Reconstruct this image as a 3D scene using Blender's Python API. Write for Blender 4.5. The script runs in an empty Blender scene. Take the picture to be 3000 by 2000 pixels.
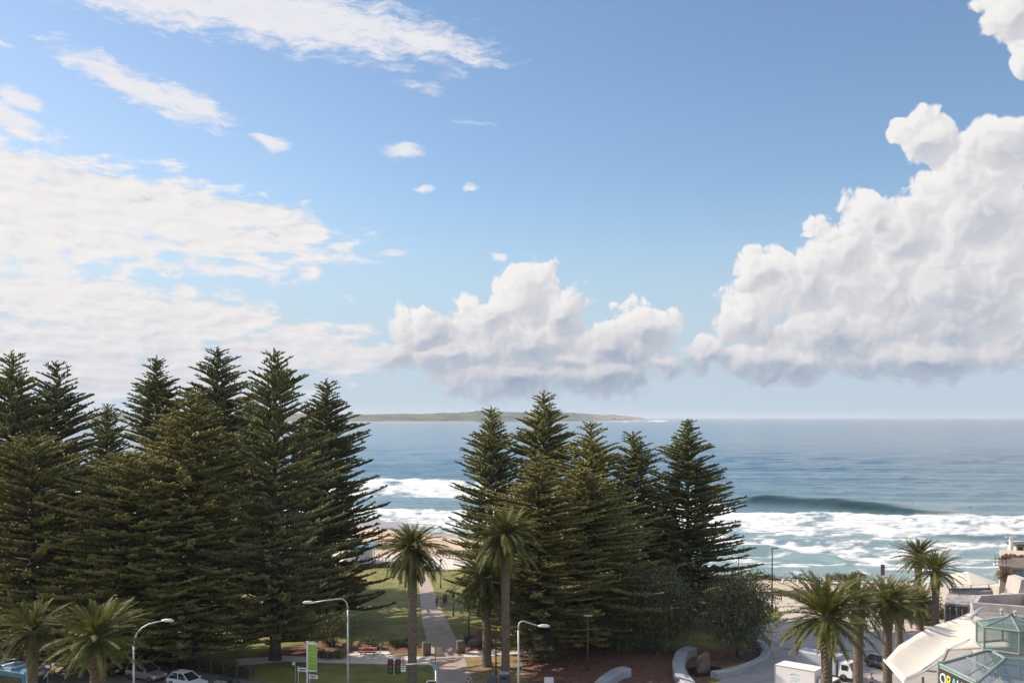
import bpy, bmesh, math, random
import numpy as np
from mathutils import Vector, Matrix
C = bpy.context.scene.collection
F = 2917.0; HC = 28.0; U0 = 1500.0; V0 = 1222.0; SEA = -5.0
R = math.radians
SUN_AZ = (-0.93, 0.37); SUN_EL = R(35)
def G(u, v, z=0.0):
    y = (HC - z) * F / (v - V0); return Vector(((u - U0) * y / F, y, z))
def AT(u, v, y):
    return Vector(((u - U0) * y / F, y, HC - (v - V0) * y / F))

# ---------- camera
cam = bpy.data.cameras.new('camera'); co = bpy.data.objects.new('camera', cam); C.objects.link(co)
cam.sensor_width = 36; cam.lens = 36 * F / 3000; cam.clip_start = 1; cam.clip_end = 200000
cam.shift_y = (V0 - 1000) / 3000
co.location = (0, 0, HC); co.rotation_euler = (R(90), 0, 0)
bpy.context.scene.camera = co
sc = bpy.context.scene
sc.view_settings.view_transform = 'Standard'; sc.view_settings.look = 'None'
sc.view_settings.exposure = 0.5; sc.view_settings.gamma = 1

# ---------- node helper
class NT:
    def __init__(s, tree): s.t = tree; s.n = tree.nodes; s.l = tree.links
    def new(s, ty, **kw):
        nd = s.n.new(ty)
        for k, v in kw.items(): setattr(nd, k, v)
        return nd
    def put(s, sock, val):
        if val is None: return
        if hasattr(val, 'is_output') or isinstance(val, bpy.types.NodeSocket): s.l.new(val, sock)
        else: sock.default_value = val
    def m(s, op, a, b=None, c=None, clamp=False):
        nd = s.new('ShaderNodeMath', operation=op, use_clamp=clamp)
        for i, x in enumerate((a, b, c)): s.put(nd.inputs[i], x)
        return nd.outputs[0]
    def vm(s, op, a, b=None, c=None, scale=None):
        nd = s.new('ShaderNodeVectorMath', operation=op)
        for i, x in enumerate((a, b, c)):
            if x is not None: s.put(nd.inputs[i], x)
        if scale is not None: s.put(nd.inputs['Scale'], scale)
        return nd.outputs['Value'] if op in ('LENGTH', 'DOT_PRODUCT', 'DISTANCE') else nd.outputs[0]
    def noise(s, vec, scale, detail=4, rough=.55, dist=0, out='Fac', lac=2.0):
        nd = s.new('ShaderNodeTexNoise', noise_dimensions='3D')
        s.put(nd.inputs['Vector'], vec); s.put(nd.inputs['Scale'], scale); s.put(nd.inputs['Detail'], detail)
        s.put(nd.inputs['Roughness'], rough); s.put(nd.inputs['Distortion'], dist); s.put(nd.inputs['Lacunarity'], lac)
        return nd.outputs[out]
    def voro(s, vec, scale, detail=0, rough=.5, smooth=0.0):
        nd = s.new('ShaderNodeTexVoronoi', voronoi_dimensions='2D', feature='SMOOTH_F1' if smooth else 'F1')
        s.put(nd.inputs['Vector'], vec); s.put(nd.inputs['Scale'], scale)
        s.put(nd.inputs['Detail'], detail); s.put(nd.inputs['Roughness'], rough)
        if smooth: s.put(nd.inputs['Smoothness'], smooth)
        return nd.outputs['Distance']
    def ss(s, x, a, b, lo=0.0, hi=1.0, kind='SMOOTHSTEP'):
        nd = s.new('ShaderNodeMapRange', interpolation_type=kind)
        for i, v in zip(range(5), (x, a, b, lo, hi)): s.put(nd.inputs[i], v)
        return nd.outputs[0]
    def mix(s, f, a, b, blend='MIX'):
        nd = s.new('ShaderNodeMix', data_type='RGBA', blend_type=blend)
        s.put(nd.inputs[0], f); s.put(nd.inputs[6], a); s.put(nd.inputs[7], b)
        return nd.outputs[2]
    def ramp(s, f, stops, mode='LINEAR'):
        nd = s.new('ShaderNodeValToRGB'); s.put(nd.inputs[0], f); cr = nd.color_ramp; cr.interpolation = mode
        while len(cr.elements) < len(stops): cr.elements.new(0.5)
        for e, (p, c) in zip(cr.elements, stops): e.position = p; e.color = (*c, 1) if len(c) == 3 else c
        return nd.outputs[0]
def c4(c): return (c[0], c[1], c[2], 1.0)
# ---------- world: daylight sky with clouds placed by compass direction and elevation
def build_world():
    w = bpy.data.worlds.new('World'); bpy.context.scene.world = w; w.use_nodes = True
    t = NT(w.node_tree); t.n.clear()
    out = t.new('ShaderNodeOutputWorld'); SKY_TINT = (1.26, 1.38, 1.46, 1); SKY_HORIZON = (4.9, 6.05, 7.3, 1)
    sky = t.new('ShaderNodeTexSky', sky_type='NISHITA', sun_disc=False)
    sky.sun_elevation = SUN_EL; sky.sun_rotation = math.atan2(SUN_AZ[0], SUN_AZ[1])
    sky.altitude = 30; sky.air_density = 1.0; sky.dust_density = 0.6; sky.ozone_density = 1.2
    tc = t.new('ShaderNodeTexCoord'); d = tc.outputs['Generated']
    sx = t.new('ShaderNodeSeparateXYZ'); t.l.new(d, sx.inputs[0])
    az = t.m('ARCTAN2', sx.outputs[0], sx.outputs[1]); el = t.m('ARCSINE', sx.outputs[2])
    cb = t.new('ShaderNodeCombineXYZ'); t.l.new(t.m('MULTIPLY', az, 29.17), cb.inputs[0]); t.l.new(t.m('MULTIPLY', el, 29.17), cb.inputs[1])
    P = cb.outputs[0]
    def cp(u, v):
        a = math.atan((u - U0) / F); e = math.atan((V0 - v) / math.hypot(F, u - U0)); return a * 29.17, e * 29.17
    def field_group(name, blobs):
        g = bpy.data.node_groups.new(name, 'ShaderNodeTree')
        g.interface.new_socket('P', in_out='INPUT', socket_type='NodeSocketVector')
        g.interface.new_socket('F', in_out='OUTPUT', socket_type='NodeSocketFloat')
        k = NT(g); gi = k.new('NodeGroupInput'); go = k.new('NodeGroupOutput')
        acc = None; p = gi.outputs[0]
        for i, b in enumerate(blobs):
            u, v, rx, ry = b[:4]; rot = b[4] if len(b) > 4 else 0; amp = b[5] if len(b) > 5 else 1.0
            x, y = cp(u, v); fx = math.cos(math.atan((u - U0) / F)) ** 2; fy = math.cos(math.atan((u - U0) / F))
            ax, ay = rx / 100 * fx, ry / 100 * fy
            if i and i % 5 == 0:   # chained so that the shader compiler keeps few values alive
                p = k.vm('MULTIPLY_ADD', acc, (1e-7, 1e-7, 1e-7), gi.outputs[0])
            if rot:
                cr, sr = math.cos(R(rot)), math.sin(R(rot))
                q = k.vm('SUBTRACT', p, (x, y, 0)); cb2 = k.new('ShaderNodeCombineXYZ')
                k.l.new(k.vm('DOT_PRODUCT', q, (cr / ax, -sr / ax, 0)), cb2.inputs[0])
                k.l.new(k.vm('DOT_PRODUCT', q, (sr / ay, cr / ay, 0)), cb2.inputs[1]); w_ = cb2.outputs[0]
            else:
                w_ = k.vm('MULTIPLY_ADD', p, (1 / ax, 1 / ay, 0), (-x / ax, -y / ay, 0))
            f = k.m('MULTIPLY_ADD', k.vm('LENGTH', w_), -amp, amp)
            acc = f if acc is None else k.m('SMOOTH_MAX', acc, f, 0.25)
        k.l.new(acc, go.inputs[0])
        return g
    CUM = [(1540,880,150,125),(1640,915,105,100),(1430,935,120,90),(1550,1010,260,120),(1235,985,110,95),(1310,1040,180,70),
           (1890,965,120,95),(1780,1020,220,100),(1500,1105,300,85),(1770,1095,230,75),(1650,1050,460,80,0,.8),(1940,1065,130,40,0,.6),(1150,1040,230,55,0,.7),
           (2220,800,110,70),(2195,930,120,100),(2060,1035,150,60),(2350,830,170,140),(2480,740,150,160),(2450,980,300,150),
           (2560,640,90,90),(2640,700,190,150),(2712,410,110,85),(2930,430,160,115),(2850,570,190,170),(2780,850,360,260,0,1.25),(2600,830,260,180,0,1.1),(2860,620,200,190,0,1.15),
           (3100,750,290,300),(2950,790,250,280),(2300,1050,350,75),(2720,1050,460,80),(2965,30,115,85),(3010,160,62,52,0,.9),(3100,900,400,220)]
    STR = [(430,625,660,120,13),(120,620,560,215,4),(750,640,330,75,14),(250,900,520,100,3),(600,930,230,90,8),(250,1010,700,110,0,.8),
           (-300,700,700,300,0),(850,1010,420,80,0,.8),(1080,1040,300,60,0,.75),(250,1100,900,80,0,.75)]
    CIR = [(400,255,300,52,20.5),(560,300,150,45,22),(820,40,700,105,7),(450,-30,500,110,4),(1250,120,260,45,12,.8),
           (50,290,90,38,25),(30,350,120,38,25),(790,415,75,24,20),(1175,440,80,26,-2),(1245,550,36,12,-5,.7),(1380,550,30,11,-5,.6),
           (1460,750,26,20),(1115,740,90,13,2),(980,760,160,20,0,.7),(1230,255,80,24,5,.4),(1385,362,60,12,0,.35),(0,130,60,14,0,.8),(700,790,200,28,0,.8)]
    CUM_A = [b for b in CUM if b[0] < 2045]; CUM_B = [b for b in CUM if b[0] > 2045] + [(1990,1040,90,55)]
    CIR_A = [b for b in CIR if b[0] < 1000]; CIR_B = [b for b in CIR if b[0] > 1000] + [(820,40,700,105,7)]
    gA = field_group('cumulus_centre', CUM_A); gB = field_group('cumulus_right', CUM_B)
    gS = field_group('stratus_field', STR); gR = field_group('cirrus_left', CIR_A); gQ = field_group('cirrus_mid', CIR_B)
    def call(g, p):
        nd = t.new('ShaderNodeGroup'); nd.node_tree = g; t.l.new(p, nd.inputs[0]); return nd.outputs[0]
    sep = t.new('ShaderNodeSeparateXYZ'); t.l.new(P, sep.inputs[0]); X, Y = sep.outputs[0], sep.outputs[1]
    dep = lambda val, p: t.vm('MULTIPLY_ADD', val, (1e-7, 1e-7, 1e-7), p)
    def warp(p, s, det, amt):
        return t.vm('ADD', p, t.vm('SCALE', t.vm('SUBTRACT', t.noise(p, s, det, .55, out='Color'), (.5, .5, .5)), scale=amt))
    base = t.mix(1.0, sky.outputs[0], SKY_TINT, 'MULTIPLY')
    veil = t.m('MULTIPLY', t.ss(X, 0, -14), t.ss(Y, 15, 0))
    base = t.mix(t.m('MULTIPLY', veil, .30), base, (7.4, 7.3, 7.7, 1))
    base = t.mix(t.ss(Y, 7.0, .6, 0, .92), base, SKY_HORIZON)
    up = lambda c: t.vm('SCALE', c, scale=9.8)
    def shader(c, k=1.0):
        bgs = t.new('ShaderNodeBackground'); t.put(bgs.inputs['Color'], c); bgs.inputs['Strength'].default_value = 0.0725 * k; return bgs.outputs[0]
    def cumulus(g, basec):      # billowed height field shaded by its slope toward the sun
        Pw = warp(P, .9, 2, .8)
        soft = t.ss(Y, .2, 3.6, .5, .17)
        def height(p, det):
            f = call(g, p)
            a = t.m('MULTIPLY_ADD', t.voro(p, 1.0, det - 3, .52), -.60, .46)
            b = t.m('MULTIPLY_ADD', t.noise(p, 1.2, det, .55), .46, -.23)
            return f, t.m('ADD', f, t.m('ADD', a, b))
        f0, h0 = height(Pw, 6); f1, h1 = height(t.vm('ADD', dep(h0, Pw), (-.13, .14, 0)), 5)
        al = t.ss(h0, .0, soft)
        edge = t.ss(t.m('SUBTRACT', h0, h1), -.22, .24)
        big = t.ss(t.m('SUBTRACT', f0, f1), -.16, .18)
        core = t.ss(h0, 1.1, .1)
        low = t.ss(t.m('ADD', Y, t.m('MULTIPLY', t.noise(P, .5, 3), 2.6)), 2.0, 4.8)
        lit = t.m('MULTIPLY_ADD', edge, .26, t.m('MULTIPLY_ADD', core, .20, t.m('MULTIPLY_ADD', big, .20, t.m('MULTIPLY', low, .34))))
        col = t.ramp(lit, [(0.0, (.30, .38, .50)), (.22, (.43, .49, .59)), (.45, (.60, .61, .66)), (.68, (.74, .73, .75)), (.92, (.90, .885, .87))])
        return t.mix(al, basec, up(col)), h0
    def cirrus(g, basec, p0):
        Pr = warp(p0, 1.2, 3, .45); f = call(g, Pr)
        mr = t.new('ShaderNodeMapping'); t.l.new(Pr, mr.inputs[0]); mr.inputs['Rotation'].default_value = (0, 0, R(14)); mr.inputs['Scale'].default_value = (.55, 2.3, 1)
        n = t.noise(mr.outputs[0], 2.0, 9, .66)
        al = t.m('MULTIPLY', t.ss(t.m('ADD', f, t.m('MULTIPLY_ADD', n, 1.7, -.88)), -.05, .62), .95)
        return t.mix(al, basec, up(t.mix(n, (.74, .75, .84, 1), (.92, .90, .89, 1)))), al
    # left part: sheet of stratus and wisps
    cc, ac = cirrus(gR, base, P)
    Pa = dep(ac, P); Ps = t.vm('MULTIPLY', Pa, (1, 2.8, 1)); ws = t.vm('SCALE', t.vm('SUBTRACT', t.noise(Ps, .5, 2, .5, out='Color'), (.5, .5, .5)), scale=.9)
    Q = t.vm('ADD', Ps, ws); nS = t.noise(Q, .9, 9, .60); nE = t.noise(t.vm('ADD', Q, (.2, -.35, 0)), .9, 5, .6)
    hS = t.m('ADD', call(gS, t.vm('ADD', Pa, ws)), t.m('MULTIPLY_ADD', nS, 2.3, -1.19))
    aS = t.m('MULTIPLY', t.ss(hS, -.06, .42), .97)
    lS = t.m('MULTIPLY', t.m('MULTIPLY_ADD', t.m('SUBTRACT', nS, nE), 1.25, .68), t.ss(Y, .4, 4.5, .55, 1.0))
    colS = t.ramp(lS, [(0.15, (.56, .58, .65)), (.4, (.74, .73, .77)), (.62, (.86, .83, .82)), (1.0, (.93, .90, .88))])
    shL = shader(t.mix(aS, cc, up(colS)))
    # centre and right
    cm, am = cirrus(gQ, base, P)
    cA, hA = cumulus(gA, cm); shM = shader(cA)
    cB, hB = cumulus(gB, base); shR = shader(cB)
    # the rest of the dome: broken cloud never seen from here, brightened to add fill light
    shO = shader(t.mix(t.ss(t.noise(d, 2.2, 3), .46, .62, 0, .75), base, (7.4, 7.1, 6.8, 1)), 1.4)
    shG = shader((.9, 1.1, 1.2, 1))
    def ms(f, a, b):
        nd = t.new('ShaderNodeMixShader'); t.l.new(f, nd.inputs[0]); t.l.new(a, nd.inputs[1]); t.l.new(b, nd.inputs[2]); return nd.outputs[0]
    XM = cp(1130, 900)[0]; XR = cp(2015, 900)[0]
    s_ = ms(t.ss(X, XM - .55, XM + .55), shL, ms(t.ss(X, XR - .4, XR + .4), shM, shR))
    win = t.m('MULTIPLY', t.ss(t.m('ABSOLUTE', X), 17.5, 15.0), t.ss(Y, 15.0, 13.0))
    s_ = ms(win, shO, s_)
    s_ = ms(t.ss(Y, -1.2, -.9, kind='LINEAR'), shG, s_)
    t.l.new(s_, out.inputs[0])
    w.cycles.sampling_method = 'MANUAL'; w.cycles.sample_map_resolution = 256
build_world()
sun = bpy.data.lights.new('sun', 'SUN'); so = bpy.data.objects.new('sun', sun); C.objects.link(so)
sun.energy = 5.0; sun.angle = R(0.53); sun.color = (1.0, .89, .75)
_h = Vector((SUN_AZ[0], SUN_AZ[1], 0)).normalized() * math.cos(SUN_EL); _h.z = math.sin(SUN_EL)
so.rotation_euler = _h.to_track_quat('Z', 'Y').to_euler(); so.location = (-40, 20, 60)
# ---------- materials
MATS = {}
def mat(name, c1, c2=None, scale=1.0, rough=.8, metal=0, spec=.5, bump=0, bscale=None, stretch=None, detail=5, trans=0, contrast=(.35, .65), rnd=0, alpha=1, mottle=0):
    if name in MATS: return MATS[name]
    m = bpy.data.materials.new(name); m.use_nodes = True; t = NT(m.node_tree); b = t.n['Principled BSDF']
    tc = t.new('ShaderNodeTexCoord'); vec = tc.outputs['Object']
    geo = t.new('ShaderNodeNewGeometry')
    if stretch: vec = t.vm('MULTIPLY', vec, stretch)
    if c2 is None: c2 = tuple(x * .82 for x in c1)
    f = t.ss(t.noise(vec, scale, detail, .6), contrast[0], contrast[1])
    col = t.mix(f, c4(c1), c4(c2))
    if mottle:
        n1 = t.noise(tc.outputs['Object'], .09, 4, .65); n2 = t.noise(tc.outputs['Object'], .55, 5, .7)
        col = t.mix(1.0, col, t.ramp(t.m('ADD', t.m('MULTIPLY', n1, .5), t.m('MULTIPLY', n2, .5)), [(.36, (1 - mottle,) * 3), (.5, (1.0, 1.0, 1.0)), (.64, (1 + mottle * .6,) * 3)]), 'MULTIPLY')
    if rnd:
        oi = t.new('ShaderNodeObjectInfo')
        col = t.mix(1.0, col, t.ramp(oi.outputs['Random'], [(0, (1 - rnd,) * 3), (1, (1 + rnd, 1 + rnd * .9, 1 + rnd * .6))]), 'MULTIPLY')
    t.l.new(col, b.inputs['Base Color'])
    b.inputs['Roughness'].default_value = rough; b.inputs['Metallic'].default_value = metal
    b.inputs['Specular IOR Level'].default_value = spec
    if alpha < 1: b.inputs['Alpha'].default_value = alpha
    if bump:
        bp = t.new('ShaderNodeBump'); bp.inputs['Strength'].default_value = bump; bp.inputs['Distance'].default_value = .1
        t.l.new(t.noise(vec, bscale or scale * 4, 4, .6), bp.inputs['Height']); t.l.new(bp.outputs[0], b.inputs['Normal'])
    if trans:
        tr = t.new('ShaderNodeBsdfTranslucent'); t.l.new(t.mix(.5, col, (.16, .17, .03, 1)), tr.inputs['Color'])
        mx = t.new('ShaderNodeMixShader'); mx.inputs[0].default_value = trans
        t.l.new(b.outputs[0], mx.inputs[1]); t.l.new(tr.outputs[0], mx.inputs[2])
        t.l.new(mx.outputs[0], t.n['Material Output'].inputs[0])
    MATS[name] = m; return m
def glass(name, col, rough=.05, alpha=.55):
    if name in MATS: return MATS[name]
    m = bpy.data.materials.new(name); m.use_nodes = True; b = m.node_tree.nodes['Principled BSDF']
    b.inputs['Base Color'].default_value = c4(col); b.inputs['Roughness'].default_value = rough; b.inputs['Alpha'].default_value = alpha
    b.inputs['Specular IOR Level'].default_value = .9
    MATS[name] = m; return m

# ---------- mesh builder
def tag(o, label=None, cat=None, group=None, kind=None):
    for k, v in (('label', label), ('category', cat), ('group', group), ('kind', kind)):
        if v: o[k] = v
    return o
def empty(name, loc, rz=0, **kw):
    o = bpy.data.objects.new(name, None); C.objects.link(o); o.location = loc; o.rotation_euler = (0, 0, rz)
    o.empty_display_size = .3; return tag(o, **kw)
def link_mesh(name, V, Fc, m, parent=None, smooth=False, loc=None):
    me = bpy.data.meshes.new(name)
    if isinstance(V, np.ndarray):
        nf = len(Fc); k = Fc.shape[1]
        me.vertices.add(len(V)); me.vertices.foreach_set('co', V.astype(np.float32).ravel())
        me.loops.add(nf * k); me.loops.foreach_set('vertex_index', Fc.astype(np.int32).ravel())
        me.polygons.add(nf); me.polygons.foreach_set('loop_start', np.arange(0, nf * k, k, dtype=np.int32))
        me.update(calc_edges=True); me.validate()
    else: me.from_pydata([tuple(v) for v in V], [], Fc); me.update()
    if smooth: me.polygons.foreach_set('use_smooth', [True] * len(me.polygons))
    if m: me.materials.append(m)
    o = bpy.data.objects.new(name, me); C.objects.link(o)
    if parent: o.parent = parent
    if loc: o.location = loc
    return o
class MB:
    def __init__(s): s.v = []; s.f = []
    def add(s, V, Fc):
        n = len(s.v); s.v += [tuple(v) for v in V]; s.f += [tuple(i + n for i in f) for f in Fc]; return s
    def box(s, cx, cy, cz, sx, sy, sz, rz=0, taper=1.0):
        V = []
        for z, k in ((-.5, 1), (.5, taper)):
            for x, y in ((-.5, -.5), (.5, -.5), (.5, .5), (-.5, .5)):
                a, b = x * sx * k, y * sy * k
                V.append((cx + a * math.cos(rz) - b * math.sin(rz), cy + a * math.sin(rz) + b * math.cos(rz), cz + z * sz))
        return s.add(V, [(3, 2, 1, 0), (4, 5, 6, 7), (0, 1, 5, 4), (1, 2, 6, 5), (2, 3, 7, 6), (3, 0, 4, 7)])
    def rbox(s, cx, cy, cz, sx, sy, sz, r, rz=0):       # box with chamfered vertical and top edges
        def ring(z, ins):
            a, b = sx / 2 - ins, sy / 2 - ins; q = r * .6
            pts = [(-a + q, -b), (a - q, -b), (a, -b + q), (a, b - q), (a - q, b), (-a + q, b), (-a, b - q), (-a, -b + q)]
            return [(cx + x * math.cos(rz) - y * math.sin(rz), cy + x * math.sin(rz) + y * math.cos(rz), z) for x, y in pts]
        V = ring(cz - sz / 2, 0) + ring(cz + sz / 2 - r, 0) + ring(cz + sz / 2, r)
        Fc = [tuple(range(7, -1, -1)), tuple(range(16, 24))]
        for k in (0, 8):
            for i in range(8): j = (i + 1) % 8; Fc.append((k + i, k + j, k + 8 + j, k + 8 + i))
        return s.add(V, Fc)
    def prism(s, poly, z0, z1):
        n = len(poly); V = [(x, y, z0) for x, y in poly] + [(x, y, z1) for x, y in poly]
        return s.add(V, [tuple(range(n - 1, -1, -1)), tuple(range(n, 2 * n))] + [(i, (i + 1) % n, n + (i + 1) % n, n + i) for i in range(n)])
    def tube(s, pts, rad, n=8, caps=True):
        pts = [Vector(p) for p in pts]; rad = rad if isinstance(rad, (list, tuple)) else [rad] * len(pts)
        V = []; Fc = []; up = None
        for i, p in enumerate(pts):
            d = (pts[min(i + 1, len(pts) - 1)] - pts[max(i - 1, 0)]).normalized()
            if up is None: up = Vector((0, 0, 1)) if abs(d.z) < .9 else Vector((1, 0, 0))
            a = d.cross(up).normalized(); b = a.cross(d).normalized(); up = b
            for k in range(n):
                t = 2 * math.pi * k / n; V.append(p + (a * math.cos(t) + b * math.sin(t)) * rad[i])
        for i in range(len(pts) - 1):
            for k in range(n): j = (k + 1) % n; Fc.append((i * n + k, i * n + j, (i + 1) * n + j, (i + 1) * n + k))
        if caps: Fc.append(tuple(range(n - 1, -1, -1))); Fc.append(tuple(range(len(V) - n, len(V))))
        return s.add(V, Fc)
    def lathe(s, prof, cx=0, cy=0, n=16):
        return s.tube([(cx, cy, z) for r, z in prof], [max(r, 1e-3) for r, z in prof], n)
    def ball(s, cx, cy, cz, rx, ry=None, rz=None, n=10, m=7):
        ry = ry or rx; rz = rz or rx; V = []; Fc = []
        for i in range(m + 1):
            ph = math.pi * i / m
            for k in range(n): t = 2 * math.pi * k / n; V.append((cx + rx * math.sin(ph) * math.cos(t), cy + ry * math.sin(ph) * math.sin(t), cz - rz * math.cos(ph)))
        for i in range(m):
            for k in range(n): j = (k + 1) % n; Fc.append((i * n + k, i * n + j, (i + 1) * n + j, (i + 1) * n + k))
        return s.add(V, Fc)
    def wheel(s, cx, cy, cz, r, w, ax='y', n=20):
        V = []; Fc = []
        for sd, rr in ((-w / 2, r * .6), (-w / 2, r * .94), (-w * .3, r), (w * .3, r), (w / 2, r * .94), (w / 2, r * .6)):
            for k in range(n):
                t = 2 * math.pi * k / n; a, z = rr * math.cos(t), rr * math.sin(t)
                V.append((cx + a, cy + sd, cz + z) if ax == 'y' else (cx + sd, cy + a, cz + z))
        for i in range(5):
            for k in range(n): j = (k + 1) % n; Fc.append((i * n + k, i * n + j, (i + 1) * n + j, (i + 1) * n + k))
        return s.add(V, Fc)
    def build(s, name, m, parent=None, smooth=False, loc=None): return link_mesh(name, s.v, s.f, m, parent, smooth, loc)
def copy_tree(o, parent=None):
    c = o.copy(); C.objects.link(c); c.parent = parent
    for ch in [x for x in o.children]: copy_tree(ch, c)
    return c
def skin_mesh(name, joints, edges, m, parent, levels=1):
    me = bpy.data.meshes.new(name); me.from_pydata([j[:3] for j in joints], edges, []); me.materials.append(m)
    o = bpy.data.objects.new(name, me); C.objects.link(o); o.parent = parent
    md = o.modifiers.new('skin', 'SKIN'); md.use_smooth_shade = True
    for i, j in enumerate(joints): me.skin_vertices[0].data[i].radius = (j[3], j[4] if len(j) > 4 else j[3])
    me.skin_vertices[0].data[0].use_root = True
    sb = o.modifiers.new('sub', 'SUBSURF'); sb.levels = levels; sb.render_levels = levels
    return o

# ---------- palette
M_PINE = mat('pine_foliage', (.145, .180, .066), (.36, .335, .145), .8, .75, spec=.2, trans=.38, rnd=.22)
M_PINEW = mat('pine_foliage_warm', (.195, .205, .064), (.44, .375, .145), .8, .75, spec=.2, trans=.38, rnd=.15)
M_BARK = mat('pine_bark', (.055, .042, .033), (.10, .08, .065), 2.0, .9, bump=.6)
M_PALM = mat('palm_frond', (.070, .088, .022), (.19, .175, .058), .9, .6, spec=.2, trans=.2, rnd=.12)
M_PALMDRY = mat('palm_dry_frond', (.20, .145, .07), (.12, .08, .04), 1.5, .8)
M_PTRUNK = mat('palm_trunk_bark', (.12, .088, .062), (.235, .185, .135), 3.0, .95, bump=1.0, stretch=(1, 1, 3.5))
M_LEAF = mat('banksia_leaf', (.070, .082, .036), (.17, .165, .09), .7, .55, spec=.4, trans=.15)
M_LEAFL = mat('shrub_leaf', (.10, .115, .035), (.19, .18, .07), .9, .6, trans=.2)
M_GALV = mat('galvanised_steel', (.46, .47, .46), (.38, .39, .39), 2, .45, metal=.3)
M_BLACK = mat('black_paint', (.012, .013, .013), (.02, .02, .02), 3, .5)
M_CONC = mat('pale_concrete', (.56, .49, .42), (.47, .41, .35), .8, .9, bump=.15)
M_WHITE = mat('white_paint', (.72, .70, .67), (.64, .62, .59), 1.2, .55)
M_GLASSD = mat('dark_glazing', (.015, .02, .024), (.03, .04, .045), .5, .06, spec=.8)
M_TYRE = mat('tyre_rubber', (.02, .02, .02), None, 5, .8)
M_RIM = mat('wheel_rim', (.4, .4, .4), None, 5, .35, metal=.8)
M_TIMBER = mat('weathered_timber', (.20, .15, .11), (.30, .24, .19), 2, .85, stretch=(1, 1, .2))
M_SKIN = mat('skin', (.45, .28, .20), None, 5, .6)
M_HAIR = mat('dark_hair', (.02, .015, .012), None, 5, .7)
# ---------- shape of the land and the sea
rng = np.random.default_rng(7)
def interp(x, xs, ys): return np.interp(x, xs, ys)
ED_X = [-400, -120, -60, -30, 0, 20, 44, 70, 100, 400]; ED_Y = [330, 235, 208, 203, 197, 186, 171, 168, 166, 160]    # edge of the flat park
SH_X = [-900, -400, -120, -42, -15.5, 5, 20, 32, 44, 70, 100, 400]; SH_Y = [900, 560, 375, 315, 283, 250, 216, 186, 176, 173, 171, 165]     # waterline
def ground_z(x, y):
    ed = interp(x, ED_X, ED_Y); sh = interp(x, SH_X, SH_Y) 
    t = np.clip((y - ed) / np.maximum(sh - ed, 1), 0, None)
    z = np.where(t <= 0, 0, np.where(t < 1, -1.2 - 3.8 * t, -5 - (y - sh) * .03))
    return np.where((t > 0) & (t < .05), -1.2 * t / .05, z)
def grid_mesh(name, xs, ys, zf, m, **kw):
    X, Y = np.meshgrid(xs, ys); Z = zf(X, Y); V = np.stack([X, Y, Z], -1).reshape(-1, 3)
    nx, ny = len(xs), len(ys); i = np.arange(ny - 1)[:, None] * nx + np.arange(nx - 1)[None]
    Fc = np.stack([i, i + 1, i + nx + 1, i + nx], -1).reshape(-1, 4)
    return link_mesh(name, V, Fc, m, smooth=True, **kw)

def sand_mat():
    m = bpy.data.materials.new('sand'); m.use_nodes = True; t = NT(m.node_tree); b = t.n['Principled BSDF']; MATS['sand'] = m
    g = t.new('ShaderNodeNewGeometry'); p = g.outputs['Position']; s = t.new('ShaderNodeSeparateXYZ'); t.l.new(p, s.inputs[0])
    n = t.noise(p, .05, 5, .6); n2 = t.noise(p, 1.2, 4, .7)
    dry = t.mix(t.ss(n2, .3, .7), (.56, .42, .27, 1), (.46, .34, .22, 1))
    wet = (.30, .25, .22, 1)
    f = t.ss(t.m('MULTIPLY_ADD', n, 1.6, s.outputs[2]), -3.1, -3.6)
    t.l.new(t.mix(f, dry, wet), b.inputs['Base Color'])
    t.l.new(t.ss(f, 0, 1, .9, .35), b.inputs['Roughness'])
    bp = t.new('ShaderNodeBump'); bp.inputs['Strength'].default_value = .5; bp.inputs['Distance'].default_value = .15; t.l.new(n2, bp.inputs['Height']); t.l.new(bp.outputs[0], b.inputs['Normal'])
    return m
gx = np.concatenate([np.linspace(-700, -130, 30), np.linspace(-126, 130, 129), np.linspace(140, 420, 20)])
gy = np.concatenate([np.linspace(-60, 150, 22), np.linspace(152, 330, 120), np.linspace(340, 1000, 40)])
o = grid_mesh('beach', gx, gy, ground_z, sand_mat()); tag(o, kind='structure')

# park level: every surface is a sheet a few millimetres over the one below
def sheet(name, pts, m, z, world=False, kind='structure', th=0):
    P = [(p[0], p[1]) if world else tuple(G(*p)[:2]) for p in pts]
    mb = MB()
    if th: mb.prism(P, z - th, z)
    else: mb.add([(x, y, z) for x, y in P], [tuple(range(len(P)))])
    o = mb.build(name, m); 
    bm = bmesh.new(); bm.from_mesh(o.data); bmesh.ops.triangulate(bm, faces=[f for f in bm.faces if len(f.verts) > 4]); bmesh.ops.recalc_face_normals(bm, faces=bm.faces)
    if not th and bm.faces and sum(f.normal.z * f.calc_area() for f in bm.faces) < 0: bmesh.ops.reverse_faces(bm, faces=bm.faces)
    bm.to_mesh(o.data); bm.free()
    return tag(o, kind=kind)
M_GRASS = mat('mown_grass', (.125, .130, .020), (.205, .180, .042), .35, .9, mottle=0.32, bump=.5, bscale=9, detail=8, trans=0)
M_MULCH = mat('bark_mulch', (.115, .050, .032), (.20, .095, .06), 1.6, .95, mottle=0.3, bump=.6, bscale=10, detail=8)
M_PATH = mat('aggregate_path', (.40, .315, .255), (.33, .26, .215), 1.2, .9, mottle=0.18, detail=7)
M_PALE = mat('cream_concrete_path', (.62, .56, .49), (.55, .49, .43), .8, .9, mottle=0.15, detail=7)
M_ASPH = mat('asphalt', (.085, .083, .085), (.11, .105, .105), 1.5, .85, mottle=0.2, detail=8)
M_ROADT = mat('worn_road', (.30, .24, .20), (.25, .20, .17), 1.0, .9, mottle=0.2, detail=8)
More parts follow.
